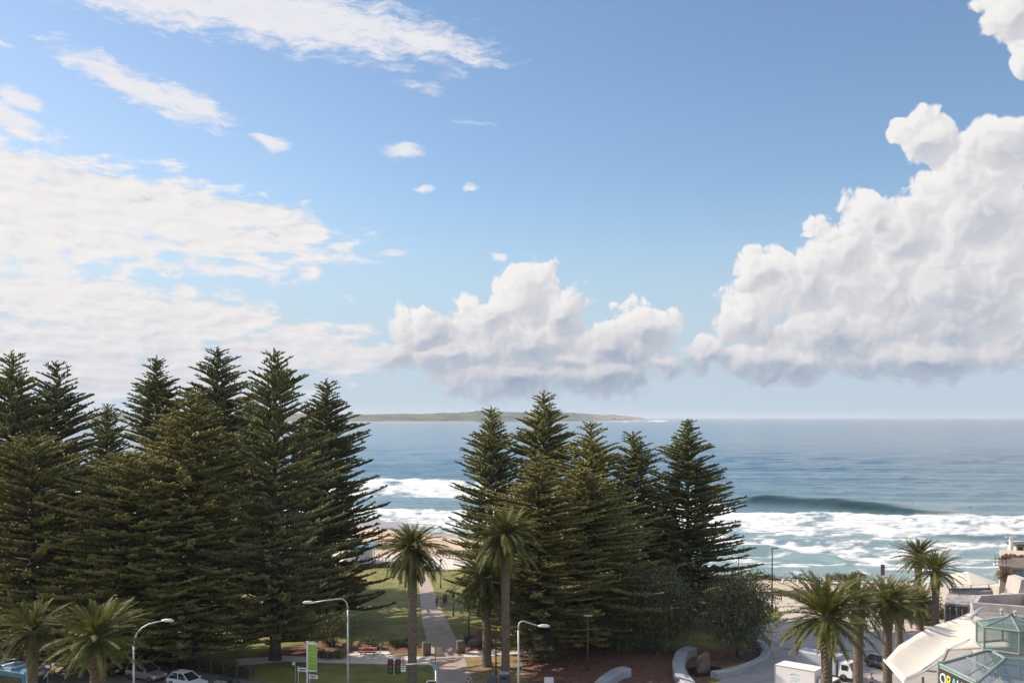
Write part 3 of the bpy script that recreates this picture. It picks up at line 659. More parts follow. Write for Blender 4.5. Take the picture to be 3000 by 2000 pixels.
# ---------- Canary Island date palms
def frond(rg, L, elev, a, droop):
    """one arching feather leaf; returns points of the rachis and its leaflets as thin blades"""
    n = 22; ts = np.linspace(0, 1, n); ca, sa = math.cos(a), math.sin(a); th = elev - droop * ts ** 1.3; ds = L / (n - 1)
    r = np.concatenate([[0], np.cumsum(np.cos(th[:-1]) * ds)]); z = np.concatenate([[0], np.cumsum(np.sin(th[:-1]) * ds)])
    tw = rg.normal(0, .05) * ts ** 2 * L
    P = np.stack([ca * r - sa * tw, sa * r + ca * tw, z], -1); T = np.gradient(P, axis=0); T /= np.linalg.norm(T, axis=1, keepdims=True)
    V = []; Fc = []; side = np.array([-sa, ca, 0.0]); roll = rg.normal(0, .35); k = 0
    N = np.cross(side, T); m = 46; tt = np.linspace(.10, .995, m)
    Pi = np.stack([np.interp(tt, ts, P[:, i]) for i in range(3)], -1); Ti = np.stack([np.interp(tt, ts, T[:, i]) for i in range(3)], -1)
    Ni = np.stack([np.interp(tt, ts, N[:, i]) for i in range(3)], -1)
    Ln = (.16 + .42 * np.sin(math.pi * np.clip(tt * .86 + .12, 0, 1)) ** .7) * (L / 3.6) * (1 + rg.normal(0, .12, m))
    for sg in (-1, 1):
        f = R(48) - R(22) * tt
        d = Ti * np.cos(f)[:, None] + sg * side * (np.sin(f) * math.cos(roll))[:, None] + Ni * (np.sin(f) * (sg * math.sin(roll) - .25) + rg.normal(.05, .14, m))[:, None]
        d[:, 2] -= .12; d /= np.linalg.norm(d, axis=1, keepdims=True)
        w = np.cross(d, Ni); w /= np.linalg.norm(w, axis=1, keepdims=True) + 1e-6; wd = .037 * (L / 3.6)
        a0 = Pi - Ti * wd * 1.2; b0 = Pi + Ti * wd * 1.2; tip = Pi + d * Ln[:, None]; midp = Pi + d * (Ln * .55)[:, None] + w * wd * .9
        base = len(V); blk = np.stack([a0, b0, midp, tip], 1).reshape(-1, 3); st0 = k; V.append(blk)
        idx = np.arange(m)[:, None] * 4 + k; Fc.append(np.concatenate([idx + [[0, 1, 2]], idx + [[0, 2, 3]]])); k += 4 * m
    # rachis as a thin ribbon with depth (three sided)
    wr = .035 * (1 - .8 * ts) * (L / 3.6); A = P + side * wr[:, None]; B = P - side * wr[:, None]; D_ = P - N * (wr * 1.2)[:, None]
    V.append(np.stack([A, B, D_], 1).reshape(-1, 3)); i3 = np.arange(n - 1)[:, None] * 3 + k; q = []
    for x, y in ((0, 1), (1, 2), (2, 0)): q += [np.concatenate([i3 + x, i3 + y, i3 + 3 + y], 1), np.concatenate([i3 + x, i3 + 3 + y, i3 + 3 + x], 1)]
    Fc.append(np.concatenate(q)); k += 3 * n
    return np.concatenate(V), np.concatenate(Fc)
def palm_crown(seed, L=3.6, n=95, low=-50, dry=False, stiff=1.0):
    rg = np.random.default_rng(seed); Vs = []; Fs = []; k = 0
    for i in range(n):
        t = (i + .5) / n if not dry else 1.0
        a = i * 2.39996 + rg.normal(0, .15)
        elev = R(84 - (84 - low) * t ** .95 + rg.normal(0, 6)); dr = R(30 + 48 * rg.random() + (12 if t > .6 else 0)) * (stiff if not dry else .3)
        LL = L * (.60 + .42 * min(1, t * 3)) * rg.uniform(.88, 1.08)
        if dry: elev = R(rg.uniform(-88, -62)); LL = L * rg.uniform(.35, .62)
        if elev < R(-20): dr *= .45
        V, Fc = frond(rg, LL, elev, a, dr)
        b = rg.uniform(.10, .28); V = V + [b * math.cos(a), b * math.sin(a), .55 * (1 - t) - .2]
        Vs.append(V); Fs.append(Fc + k); k += len(V)
    return np.concatenate(Vs), np.concatenate(Fs)
PC = [mesh_of('fronds', *palm_crown(s, n=n, low=lo, stiff=st_), M_PALM) for s, n, lo, st_ in ((1, 150, -52, 1.0), (2, 140, -48, 1.0), (3, 92, -26, .60), (6, 84, -32, .70))]
PD = [mesh_of('dry_fronds', *palm_crown(s, n=16, dry=True), M_PALMDRY) for s in (4, 5)]
def palm_trunk(h, r, rt, seed):
    rg = random.Random(seed); mb = MB(); n = 18; zs = []; z = 0
    while z < h: zs.append(z); z += .16
    zs.append(h); V = []; ph = rg.uniform(0, 6)
    for i, z in enumerate(zs):
        f = z / h; rr = r * (1 + .5 * math.exp(-z / .5)) + (rt - r) * sstep(h - 3.0, h - .9, z) - (rt * .35) * sstep(h - .8, h, z)
        for k in range(n):
            a = 2 * math.pi * k / n; dm = .06 + (.10 if z > h - 3 else .0)
            q = rr * (1 + dm * (1 if (i + k) % 2 else -1) * rg.uniform(.2, 1) + .04 * math.sin(z * 1.3 + ph))
            V.append((q * math.cos(a + z * .15), q * math.sin(a + z * .15), z))
    Fc = [(i * n + k, i * n + (k + 1) % n, (i + 1) * n + (k + 1) % n, (i + 1) * n + k) for i in range(len(zs) - 1) for k in range(n)]
    Fc.append(tuple(range(len(V) - n, len(V)))); return mb.add(V, Fc)
def palm(u, vc, y, L, r, rt, var, label, rz=0, group='date palms', dry=True, sq=1.0):
    p = AT(u, vc, y); e = empty('date_palm', (p.x, y, 0), rz, label=label, cat='palm tree', group=group)
    palm_trunk(p.z + .1, r, rt, int(u)).build('trunk', M_PTRUNK, e)
    o = bpy.data.objects.new('fronds', PC[var]); C.objects.link(o); o.parent = e; o.location = (0, 0, p.z); o.scale = (L / 3.6, L / 3.6, L / 3.6 * sq)
    if dry:
        o = bpy.data.objects.new('dry_fronds', PD[var % 2]); C.objects.link(o); o.parent = e; o.location = (0, 0, p.z - .3); o.scale = (L / 3.6,) * 3
    return e
gP = 'date palms in the park'; gS = 'date palms along the street'; gQ = 'date palms on the plaza at the right'
palm(1208, 1608, 100, 3.8, .45, .82, 0, 'tall date palm with a full round crown left of the park path', .4, gP, False)
palm(1481, 1570, 104, 4.2, .44, .72, 1, 'tallest date palm in the park, right of the path, before the right pines', 2.0, gP)
palm(1426, 1695, 112, 4.3, .48, .85, 1, 'shorter date palm half hidden under the tallest palm of the park', 4.2, gP)
palm(95, 1850, 88, 3.7, .46, .75, 3, 'date palm over the street nearest the left edge, above the bus', 1.0, gS)
palm(283, 1868, 73, 3.7, .46, .75, 2, 'date palm over the street beside the curved grey street lamp', 3.1, gS)
palm(2422, 1805, 69, 3.85, .38, .62, 2, 'nearest date palm on the right, its trunk in front of the white truck', 5.3, gQ, False)
palm(2514, 1768, 98, 3.8, .47, .66, 3, 'date palm just right of the nearest one, thick bare trunk behind the truck cab', .9, gQ, False)
palm(2600, 1765, 101, 3.7, .46, .68, 2, 'date palm at the tip of the big cream canopy, dark car behind its trunk', 2.7, gQ)
palm(2634, 1772, 111, 3.1, .42, .6, 3, 'date palm half hidden between the canopy tip and the short palm', 1.4, gQ, False)
palm(2695, 1765, 131, 3.1, .40, .6, 2, 'short date palm rising just behind the canopy edge', 3.9, gQ, False)
palm(2741, 1672, 125, 3.7, .42, .6, 3, 'date palm standing right of all other palms, against the surf', 4.9, gQ, False)
palm(2690, 1632, 143, 3.7, .42, .6, 2, 'highest date palm of the right group, directly behind the short one', 2.2, gQ, False)

# ---------- broad-leaved trees and shrubs: limbs with leaf blades round their twigs
def leafy(name, loc, h, rx, ry, rz_, nl, m, label, cat, group=None, seed=1, lsz=.16, trunk_r=.16, hollow=.35, clumps=70, trunkh=None, kind=None):
    rg = np.random.default_rng(seed); e = empty(name, loc, 0, label=label, cat=cat, group=group, kind=kind)
    c0 = np.array([0, 0, h - rz_])
    q = rg.normal(size=(clumps, 3)); q /= np.linalg.norm(q, axis=1, keepdims=True); rad = rg.uniform(hollow, 1.0, clumps) ** .6
    lump = 1 + .22 * np.sin(3 * np.arctan2(q[:, 1], q[:, 0]) + seed) + .15 * np.cos(5 * q[:, 2] + seed)
    cc = c0 + q * rad[:, None] * lump[:, None] * [rx, ry, rz_]; cc[:, 2] = np.maximum(cc[:, 2], .15)
    k = max(1, nl // clumps); cr = .16 * (rx + ry + rz_) / 1.6
    P = (cc[:, None] + rg.normal(size=(clumps, k, 3)) * cr * [1, 1, .75]).reshape(-1, 3); P[:, 2] = np.maximum(P[:, 2], .05)
    n = len(P); d = rg.normal(size=(n, 3)); d[:, 2] += .9; d /= np.linalg.norm(d, axis=1, keepdims=True); s = rg.normal(size=(n, 3)); s = np.cross(d, s); s /= np.linalg.norm(s, axis=1, keepdims=True)
    ls = lsz * rg.uniform(.6, 1.3, n)[:, None]
    V = np.stack([P - d * ls, P + s * ls * .42, P + d * ls, P - s * ls * .42], 1).reshape(-1, 3); Fc = np.arange(n * 4).reshape(-1, 4)
    link_mesh('foliage', V, Fc, m, e)
    mb = MB(); th = trunkh or max(.3, h - rz_ * 1.6)
    mb.tube([(0, 0, 0), (.05, .03, th * .5), (0, 0, th)], [trunk_r * 1.3, trunk_r, trunk_r * .9], 8)
    for i in rg.choice(clumps, min(14, clumps), replace=False):
        mid = (np.array([0, 0, th]) + cc[i]) / 2 + rg.normal(0, .1, 3) * rx * .3
        mb.tube([(0, 0, th * .95), mid, cc[i]], [trunk_r * .6, trunk_r * .3, trunk_r * .1], 5, caps=False)
    mb.build('trunk', M_BARK, e); return e
def gl(u, v, z=0): p = G(u, v); return (p.x, p.y, z)
leafy('banksia_tree', gl(2160, 1925), 9.3, 3.2, 3.1, 3.9, 19000, M_LEAF, 'round grey green banksia tree growing from the curved concrete planter', 'tree', 'banksia trees', 3, .17, .16, .35, 120, 2.0)
leafy('banksia_tree', gl(1928, 1905), 9.9, 3.3, 3.1, 4.6, 22000, M_LEAF, 'wide grey green banksia tree between the pine stand and the curved planter', 'tree', 'banksia trees', 5, .17, .16, .35, 140, 1.6)
leafy('banksia_tree', gl(2010, 1800), 6.8, 2.2, 2.2, 3.0, 7000, M_LEAF, 'smaller dark banksia tree deeper in, below the spreading pine', 'tree', 'banksia trees', 8, .17, .14, .3, 90, 1.6)
leafy('banksia_tree', gl(1805, 1905), 5.2, 2.5, 2.2, 2.5, 9000, M_LEAF, 'low dark bushy tree under the right pines, left of the wide banksia', 'tree', 'banksia trees', 9, .16, .12, .3, 90, .8)
leafy('young_tree', gl(975, 1894), 4.2, 1.7, 1.6, 1.5, 2600, M_LEAFL, 'thin young tree with light yellow green leaves behind the green banner', 'tree', None, 12, .13, .06, .2, 46, 2.4)
leafy('seaside_tree', gl(1590, 1935), 3.4, 2.4, 1.6, 1.6, 4200, M_LEAF, 'low glossy shrub tree at the foot of the warm green pine', 'shrub', None, 14, .14, .09, .3, 60, .8)
leafy('hedge_bush', gl(60, 1900), 3.6, 5.5, 2.4, 1.9, 9000, M_LEAF, 'dark roadside bush between the two street palms and the bus', 'bush', None, 15, .15, .1, .2, 80, .8)
for k, (u, v, h, w) in enumerate(((950, 1925, .9, .9), (975, 1928, .8, 1.0), (1000, 1925, .85, 1.0), (968, 1892, 1.0, .7), (1105, 1898, .9, .8), (1160, 1893, .9, .9), (1195, 1888, .9, .8), (1085, 1885, .8, .8))):
    leafy('garden_plant', gl(u, v), h, w, w * .8, h * .55, 420, M_LEAFL, ['yellow green tussock in front row left of the lamp pole, leftmost', 'yellow green tussock, middle of the front row left of the lamp pole', 'yellow green tussock next to the grey lamp pole', 'spiky plant at the foot of the young tree', 'leafy plant just right of the red picnic table', 'leafy plant half way between the picnic table and the tall palm', 'leafy plant touching the tall palm trunk', 'leafy plant behind the red picnic table'][k], 'plant', 'plants in the garden bed', 20 + k, .16, .03, .1, 14, .2)
hb = [(2200, 1706), (2225, 1707), (2252, 1706), (2282, 1707), (2310, 1708), (2340, 1708), (2368, 1709), (2398, 1710), (2428, 1710), (2462, 1708), (2490, 1706), (2520, 1707)]
for k, (u, v) in enumerate(hb):
    leafy('coastal_shrub', gl(u, v), 1.0 + .5 * (k % 3 == 2) + .6 * (k > 8), 1.5, 1.0, .7, 500, M_LEAF, 'low dark windswept shrub in the row along the promenade edge beyond the plaza', 'shrub', 'row of low shrubs along the promenade edge', 40 + k, .16, .04, .1, 20, .2)
# ---------- street lamps
def on(u, v, z=0): p = G(u, v, z); return Vector((p.x, p.y, z))
def curved_lamp(name, u, y, z_top, pts, head, label, r=.09):
    """pts: arm points (dx, dz from pole top); head: index end"""
    x = (u - U0) * y / F; e = empty(name, (x, y, 0), 0, label=label, cat='street lamp', group='grey curved street lamps')
    mb = MB(); mb.tube([(0, 0, 0), (0, 0, 1.2)], [r * 1.7, r * 1.6], 10); mb.tube([(0, 0, 1.2), (0, 0, z_top * .6), (0, 0, z_top)] + [], [r * 1.25, r, r * .85], 10); mb.build('pole', M_GALV, e, True)
    mb = MB(); mb.tube([(0, 0, z_top)] + [(a, 0, z_top + b) for a, b in pts], [r * .85] + [r * .8 - i * .003 for i in range(len(pts))], 8); mb.build('arm', M_GALV, e, True)
    a, b = pts[-1]; sg = 1 if a > 0 else -1
    mb = MB(); mb.tube([(a - sg * .15, 0, z_top + b), (a + sg * .25, 0, z_top + b + .03), (a + sg * .7, 0, z_top + b + .02), (a + sg * .95, 0, z_top + b)], [.07, .15, .14, .05], 8); mb.build('lamp_head', M_WHITE, e, True)
    return e
def px(u, v, y): p = AT(u, v, y); return p.x, p.z
def lampfrom(u, vt, y, arm, label):
    x0, z0 = px(u, vt, y); pts = [(px(a, b, y)[0] - x0, px(a, b, y)[1] - z0) for a, b in arm]
    curved_lamp('street_lamp', u, y, z0, pts, None, label)
lampfrom(392, 1890, 88, [(394, 1872), (402, 1853), (416, 1838), (436, 1827), (460, 1821), (478, 1817)], 'grey street lamp bending right in one long arc in front of the dark pines')
lampfrom(1019.5, 1785, 96, [(1018, 1772), (1014, 1762), (1006, 1755), (998, 1753), (960, 1757), (916, 1764)], 'tall grey street lamp with arm bent sharply left, before the lawn')
lampfrom(1519, 1845, 90, [(1519, 1832), (1522, 1823), (1528, 1819), (1536, 1819), (1560, 1827), (1580, 1833)], 'grey street lamp with arm bent right and downward, before the right pines')
# black post-top lamps in the park
def park_lamp(u, v, h, label, plinth=False, head=True, T=False):
    p = on(u, v); e = empty('park_lamp', p, 0, label=label, cat='park lamp', group='black park lamps')
    mb = MB(); mb.tube([(0, 0, 0), (0, 0, .5), (0, 0, .55), (0, 0, h)], [.13, .12, .085, .07], 8); mb.build('pole', M_BLACK, e, True)
    if T:
        mb = MB(); mb.rbox(.45, 0, h, 1.5, .34, .10, .03); mb.build('lamp_head', M_BLACK, e)
    elif head:
        mb = MB(); mb.tube([(0, 0, h), (0, 0, h + .12)], [.07, .16], 8); mb.tube([(0, 0, h + .12), (0, 0, h + .42), (0, 0, h + .55)], [.16, .23, .05], 10); mb.build('lamp_head', M_BLACK, e)
        mb = MB(); mb.tube([(0, 0, h * .8), (-.55, 0, h * .82)], .035, 6); mb.box(-.6, 0, h * .8, .28, .22, .14); mb.build('bracket_light', M_GALV, e)
    if plinth: mb = MB(); mb.rbox(0, 0, .45, 1.2, 1.2, .9, .06); mb.build('plinth', mat('dark_stone', (.05, .045, .04), (.08, .07, .06), 2, .8), e)
park_lamp(1291, 1722, 4.2, 'black park lamp furthest along the path, near the promenade')
park_lamp(1328, 1804, 2.6, 'short black park lamp right of the group of people')
park_lamp(1374, 1882, 4.9, 'black park lamp rising from a dark plinth beside the path', True)
park_lamp(1453, 1999, 4.6, 'black lamp post between the two nearest park palms at the bottom', False, False)
park_lamp(2164, 1800, 8.0, 'black lamp with flat T shaped head above the banksia tree', T=True)
# tall slim lamp by the promenade, brown lamp under the pines
p = on(2262, 1790); e = empty('plaza_lamp', p, 0, label='tall slim black lamp with short arm, by the round terrace', cat='street lamp')
mb = MB(); mb.tube([(0, 0, 0), (0, 0, 9.1)], [.12, .09], 8); mb.build('pole', M_BLACK, e, True)
mb = MB(); mb.rbox(.4, 0, 9.1, 1.0, .22, .10, .03); mb.build('lamp_head', M_BLACK, e)
p = on(1722, 1965); e = empty('garden_lamp', p, 0, label='slim brown lamp pole with flat white head among the right pines', cat='park lamp')
mb = MB(); mb.tube([(0, 0, 0), (0, 0, 6.1)], [.10, .07], 8); mb.build('pole', mat('bronze_paint', (.11, .085, .065), (.09, .07, .055), 2, .6), e, True)
mb = MB(); mb.rbox(0, 0, 6.15, 1.0, .30, .09, .03); mb.build('lamp_head', M_WHITE, e)

# ---------- flat lettering: text turned into solid meshes
def text(name, s, size, m, parent, loc, rot, depth=.02, align='CENTER', sx=1):
    cu = bpy.data.curves.new(name, 'FONT'); cu.body = s; cu.size = size; cu.extrude = depth; cu.align_x = align; cu.align_y = 'CENTER'; cu.resolution_u = 3
    o = bpy.data.objects.new(name, cu); C.objects.link(o); dg = bpy.context.evaluated_depsgraph_get(); dg.update()
    me = bpy.data.meshes.new_from_object(o.evaluated_get(dg)); bpy.data.objects.remove(o); me.name = name
    me.materials.clear(); me.materials.append(m)
    o = bpy.data.objects.new(name, me); C.objects.link(o); o.parent = parent; o.location = loc; o.rotation_euler = rot; o.scale = (sx, 1, 1); return o
UP = (R(90), 0, 0)
M_INK = mat('sign_ink', (.02, .02, .025), None, 5, .6); M_GREENB = mat('banner_green', (.25, .42, .04), (.21, .36, .035), .8, .6); M_SIGNW = mat('sign_white', (.72, .72, .72), (.66, .66, .67), 2, .5)
M_REDS = mat('sign_red', (.55, .04, .04), None, 4, .5)
# green banner
p = AT(900, 1963, 98); p.z = 0; e = empty('banner_sign', p, R(-14), label='green banner on a pale pole above the street name signs', cat='banner')
z0, z1 = AT(915, 1965, 98).z, AT(915, 1880, 98).z
mb = MB(); mb.tube([(0, 0, 0), (0, 0, z1 + .1)], .09, 8); mb.build('pole', M_WHITE, e)
mb = MB(); mb.box(.55, 0, (z0 + z1) / 2, .98, .05, z1 - z0); mb.build('panel', M_WHITE, e)
mb = MB(); mb.box(.57, -.03, (z0 + z1) / 2 - .02, .88, .02, z1 - z0 - .36); o = mb.build('print', M_GREENB, e)
mbl = MB()
for i in range(5): mbl = MB(); mbl.box(.55, -.045, z0 + .45 + i * .36, .62, .012, .05); mbl.build('printed_line', mat('pale_green', (.45, .58, .2), None, 3, .6), o)
mb = MB(); mb.wheel(.62, -.05, z1 - .5, .13, .02); mb.build('emblem', mat('pale_green', (.45, .58, .2)), e)
# street name signs
def name_sign(u, v, y, w, rz, label):
    q = AT(u, v, y); e = empty('street_name_sign', (q.x, y, 0), R(rz), label=label, cat='street sign', group='street name signs')
    mb = MB(); mb.tube([(-w / 2 + .05, 0.04, 0), (-w / 2 + .05, 0.04, q.z + .3)], .04, 6); mb.build('post', M_GALV, e)
    mb = MB(); mb.box(0, 0, q.z, w, .03, .36); mb.build('plate', M_SIGNW, e)
    mb = MB(); mb.box(0, -.022, q.z + .03, w * .74, .01, .09); mb.box(0, -.022, q.z - .10, w * .5, .01, .05); mb.build('lettering', M_INK, e)
name_sign(886, 1960, 97, 1.0, -14, 'white street name sign left of the banner pole, the higher of two')
name_sign(918, 1981, 96, .9, -14, 'white street name sign right of the banner pole, the lower of two')
q = AT(858, 1941, 104); e = empty('parking_sign', (q.x + .12, q.y, 0), R(-10), label='small red and white parking sign on a thin post, left of the banner', cat='street sign')
mb = MB(); mb.tube([(.15, 0, 0), (.15, 0, q.z + .3)], .035, 6); mb.build('post', M_GALV, e)
mb = MB(); mb.box(-.05, -.03, q.z, .24, .02, .42); mb.build('plate', M_SIGNW, e); mb = MB(); mb.box(-.05, -.045, q.z + .15, .24, .01, .10); mb.build('stripe', M_REDS, e)
# traffic signal on a mast arm
y = 84; bx = (1278 - U0) * y / F; e = empty('traffic_signal', (bx, y, 0), 0, label='traffic signal hung on a curved grey mast arm reaching left over the street', cat='traffic light')
zt = AT(1278, 1946, y).z; zb = AT(1278, 1962, y).z; k = y / F
mb = MB(); mb.tube([(0, 0, 0), (0, 0, zb)], [.12, .09], 10); mb.build('pole', M_GALV, e, True)
mb = MB(); mb.tube([(0, 0, zb), (-3 * k, 0, zb + 8 * k), (-11 * k, 0, zb + 16 * k), (-24 * k, 0, zb + 19 * k), (-60 * k, 0, zb + 18.5 * k), (-100 * k, 0, zb + 16 * k)], [.085, .08, .075, .07, .06, .05], 8); mb.build('mast_arm', M_GALV, e, True)
for du, nm in ((-134, 'signal_head'), (-112, 'signal_head')):
    cx, cz = du * k, AT(0, 1951, y).z; mb = MB(); mb.rbox(cx, .05, cz, 17 * k, .24, 42 * k, .04)
    h = mb.build(nm, M_BLACK, e)
    for j, cc in enumerate(((.20, .02, .015), (.18, .10, .01), (.01, .12, .07))):
        mb = MB(); mb.wheel(cx + .02, -.10, cz + (12 - 12 * j) * k, .13, .10); mb.ball(cx + .02, -.09, cz + (12 - 12 * j) * k, .10, .04, .10); mb.build('lens', mat('lens%d' % j, cc, None, 3, .3), h)
mb = MB(); mb.box(-124 * k, 0, AT(0, 1955, y).z, .05, .06, 38 * k); mb.build('drop_bracket', M_GALV, e)
sx_, sz_ = -97 * k, AT(0, 1945, y).z
mb = MB(); mb.box(sx_, -.02, sz_ - 9 * k, 14 * k, .03, 24 * k); mb.wheel(sx_, -.02, sz_ + 9 * k, 8.5 * k, .03); mb.ball(sx_, -.02, sz_ + 9 * k, 8 * k, .015, 8 * k, 16, 6); pl = mb.build('turn_sign', M_SIGNW, e)
mb = MB(); ring = [(sx_ + 6.3 * k * math.cos(a), -.045, sz_ + 9 * k + 6.3 * k * math.sin(a)) for a in np.linspace(0, 2 * math.pi, 25)]; mb.tube(ring, .032, 5, caps=False); mb.tube([(sx_ - 4.2 * k, -.045, sz_ + 13.2 * k), (sx_ + 4.2 * k, -.045, sz_ + 4.8 * k)], .028, 5); mb.build('prohibition_ring', M_REDS, pl)
mb = MB(); mb.tube([(sx_ - .06, -.06, sz_ + 5.5 * k), (sx_ - .06, -.06, sz_ + 10.5 * k), (sx_ + .09, -.06, sz_ + 10.5 * k)], .025, 5); mb.build('turn_arrow', M_INK, pl)
for i in range(3): mb = MB(); mb.box(sx_, -.045, sz_ - (2 + 6 * i) * k, (9, 10, 8)[i] * k, .012, 2.6 * k); mb.build('text_line', M_INK, pl)
mb = MB(); mb.box(-3 * k, -.13, AT(0, 1953, y).z, 9.5 * k, .03, 17 * k); mb.box(-3 * k, -.15, AT(0, 1952, y).z, 7 * k, .01, 1.5 * k); mb.build('blue_plate', mat('sign_blue', (.13, .33, .55), None, 3, .5), e)
# second signal head, low at the bottom edge, with pale backing rim
e = empty('traffic_signal', (AT(1265, 2000, 80).x, 80, 0), 0, label='traffic signal head with pale rimmed backing board at the bottom edge', cat='traffic light')
zt = AT(1265, 1995, 80).z; mb = MB(); mb.tube([(0, .2, 0), (0, .2, zt - .3)], .07, 8); mb.build('pole', M_GALV, e)
mb = MB(); mb.rbox(0, 0, zt - .55, .78, .06, 1.2, .05); b_ = mb.build('backing_board', M_BLACK, e)
mb = MB(); mb.tube([(-.39, -.04, zt - 1.1), (-.39, -.04, zt - .02), (-.3, -.04, zt + .06), (.3, -.04, zt + .06), (.39, -.04, zt - .02), (.39, -.04, zt - 1.1)], .03, 6); mb.build('rim', M_SIGNW, b_)
mb = MB()
for j in range(3): mb.wheel(0, -.1, zt - .2 - .34 * j, .14, .16)
mb.build('lens_hoods', M_BLACK, e)
# tan bus stop sign
y = 92; q = AT(1283, 1906, y); e = empty('notice_sign', (AT(1275, 1906, y).x, y, 0), R(-4), label='tan notice board on a thin pole above the blue plate', cat='sign')
k = y / F; mb = MB(); mb.tube([(0, 0, 0), (0, 0, q.z + 13 * k)], .05, 8); mb.build('pole', mat('bronze_paint', (.11, .085, .065)), e)
mb = MB(); mb.rbox(9 * k, 0, q.z, 20 * k, .05, 23 * k, .02); mb.build('board', mat('tan_board', (.32, .29, .17), (.27, .24, .13), 1, .7), e)

# ---------- things in the park
M_ROCK = mat('sandstone', (.20, .15, .11), (.11, .08, .06), 1.4, .95, bump=.8, bscale=5)
def boulder(p, sx, sy, sz, seed, m=M_ROCK, name='boulder'):
    rg = random.Random(seed); mb = MB(); mb.ball(0, 0, 0, 1, 1, 1, 12, 8); vs = []
    for x, y, z in mb.v:
        k = 1 + .12 * math.sin(3 * x + seed) + .1 * math.cos(4 * y - seed) + rg.uniform(-.04, .04)
        c = max(abs(x), abs(y), abs(z)); q = .55 + .45 / max(c, .5) * .8
        vs.append((x * k * q * sx, y * k * q * sy, max(-.1, (z * k * q + .75) * sz)))
    mb.v = vs; return mb.build(name, m, loc=tuple(p))
for (u, v, lb) in ((1250, 1917, 'upright rough stone pillar on the left of the path entrance'), (1350, 1912, 'upright rough stone pillar right of the path, beside the lamp plinth')):
    mb = MB(); mb.rbox(0, 0, .75, .95, .9, 1.5, .08, .2); tag(mb.build('stone_pillar', M_ROCK, loc=on(u, v)), lb, 'stone pillar', 'stone pillars at the path entrance')
for (u, v, lb) in ((1247, 1672, 'larger dark stone block at the far end of the path'), (1264, 1672, 'middle dark stone block at the far end of the path'), (1282, 1672, 'small dark stone block at the far end of the path, nearest the lamp')):
    mb = MB(); mb.rbox(0, 0, .5, 1.0, .8, 1.0 if u == 1247 else .7, .08, .1); tag(mb.build('stone_block', M_ROCK, loc=on(u, v)), lb, 'stone block', 'stone blocks at the far end of the path')
for i, (u, v, sx, lb) in enumerate(((1395, 1893, 1.1, 'long flat sandstone boulder next to the lamp plinth'), (1425, 1890, 1.0, 'sandstone boulder against the shorter palm trunk'), (1462, 1891, .9, 'sandstone boulder between the two right park palms'))):
    tag(boulder(on(u, v), sx, .6, .55, i + 3), lb, 'boulder', 'sandstone boulders beside the path')
rk = [(1062, 1706), (1063, 1716), (1057, 1726), (1047, 1735), (1034, 1742), (1018, 1748), (1000, 1752), (980, 1757)]
for i, (u, v) in enumerate(rk): tag(boulder(on(u, v), .8, .55, .42, i + 11), 'rough sandstone boulder in the curved edging of the flower bed under the left pines', 'boulder', 'boulders edging the flower bed')
for i, (u, v, h, lb) in enumerate(((1040, 1706, 1.1, 'reddish plant at the tip of the rock edged bed'), (1018, 1712, 1.0, 'reddish plant in the middle of the rock edged bed'), (995, 1720, .9, 'reddish plant at the left of the rock edged bed'))):
    leafy('garden_plant', on(u, v), h, .9, .8, .55, 380, mat('reddish_leaf', (.16, .09, .05), (.22, .18, .07), 1, .7), lb, 'plant', 'plants in the rock edged bed', 60 + i, .16, .03, .1, 14, .2)
# red picnic table
e = empty('picnic_table', on(1077, 1916), R(3), label='red slatted picnic table with benches on the cream concrete path', cat='picnic table')
M_RED = mat('red_boards', (.40, .085, .06), (.30, .07, .05), 2, .7)
for j, (yy, zz, w, nm) in enumerate(((0, .76, .85, 'table_top'), (-.85, .46, .32, 'bench_seat'), (.85, .46, .32, 'bench_seat'))):
    mb = MB(); n = 5 if nm == 'table_top' else 2
    for i in range(n): mb.box(0, yy + (i - (n - 1) / 2) * w / n, zz, 2.1, w / n * .86, .05)
    mb.build(nm, M_RED, e)
for sx in (-.75, .75):
    mb = MB(); mb.box(sx, 0, .37, .08, .5, .72); mb.box(sx, 0, .40, .07, 1.9, .07); mb.box(sx, -.85, .2, .07, .1, .4); mb.box(sx, .85, .2, .07, .1, .4); mb.build('leg_frame', M_GALV, e)
mb = MB(); mb.tube([(1.25, -.3, 0), (1.25, -.3, 1.25)], .04, 6); mb.rbox(1.25, -.3, 1.3, .3, .1, .35, .02); tag(mb.build('tap_post', M_GALV, loc=on(1084, 1917)), 'thin grey drinking tap post at the end of the picnic table', 'tap')
# picket rail and stakes round the young tree
e = empty('tree_guard', on(973, 1893), 0, label='three timber stakes with a crossbar guarding the young tree', cat='stakes')
for x, y_ in ((-.7, 0), (.6, .1), (.1, -.6)):
    mb = MB(); mb.tube([(x, y_, 0), (x, y_, 1.5)], .05, 6); mb.build('stake', M_TIMBER, e)
mb = MB(); mb.tube([(-.7, 0, 1.35), (.6, .1, 1.35)], .035, 6); mb.build('crossbar', M_TIMBER, e)
# dark steel fence along the footpath
e = empty('park_fence', (K0.x, K0.y, 0), 0, label='long dark steel picket fence with taller posts along the footpath', cat='fence')
L0, L1 = -14.0, 15.0; mb = MB()
for i in range(int((L1 - L0) / .16)):
    q = A_ * (L0 + i * .16); mb.box(q.x, q.y, .68, .035, .035, 1.3)
mb.build('pickets', M_BLACK, e); mb = MB()
for zz in (.12, 1.28): a, b = A_ * L0, A_ * L1; mb.tube([(a.x, a.y, zz), (b.x, b.y, zz)], .03, 4)
mb.build('rails', M_BLACK, e)
for i in range(16):
    q = A_ * (L0 + i * (L1 - L0) / 15); mb = MB(); mb.box(q.x, q.y, .75, .11, .11, 1.5); mb.build('post', mat('brown_post', (.16, .09, .06)), e)
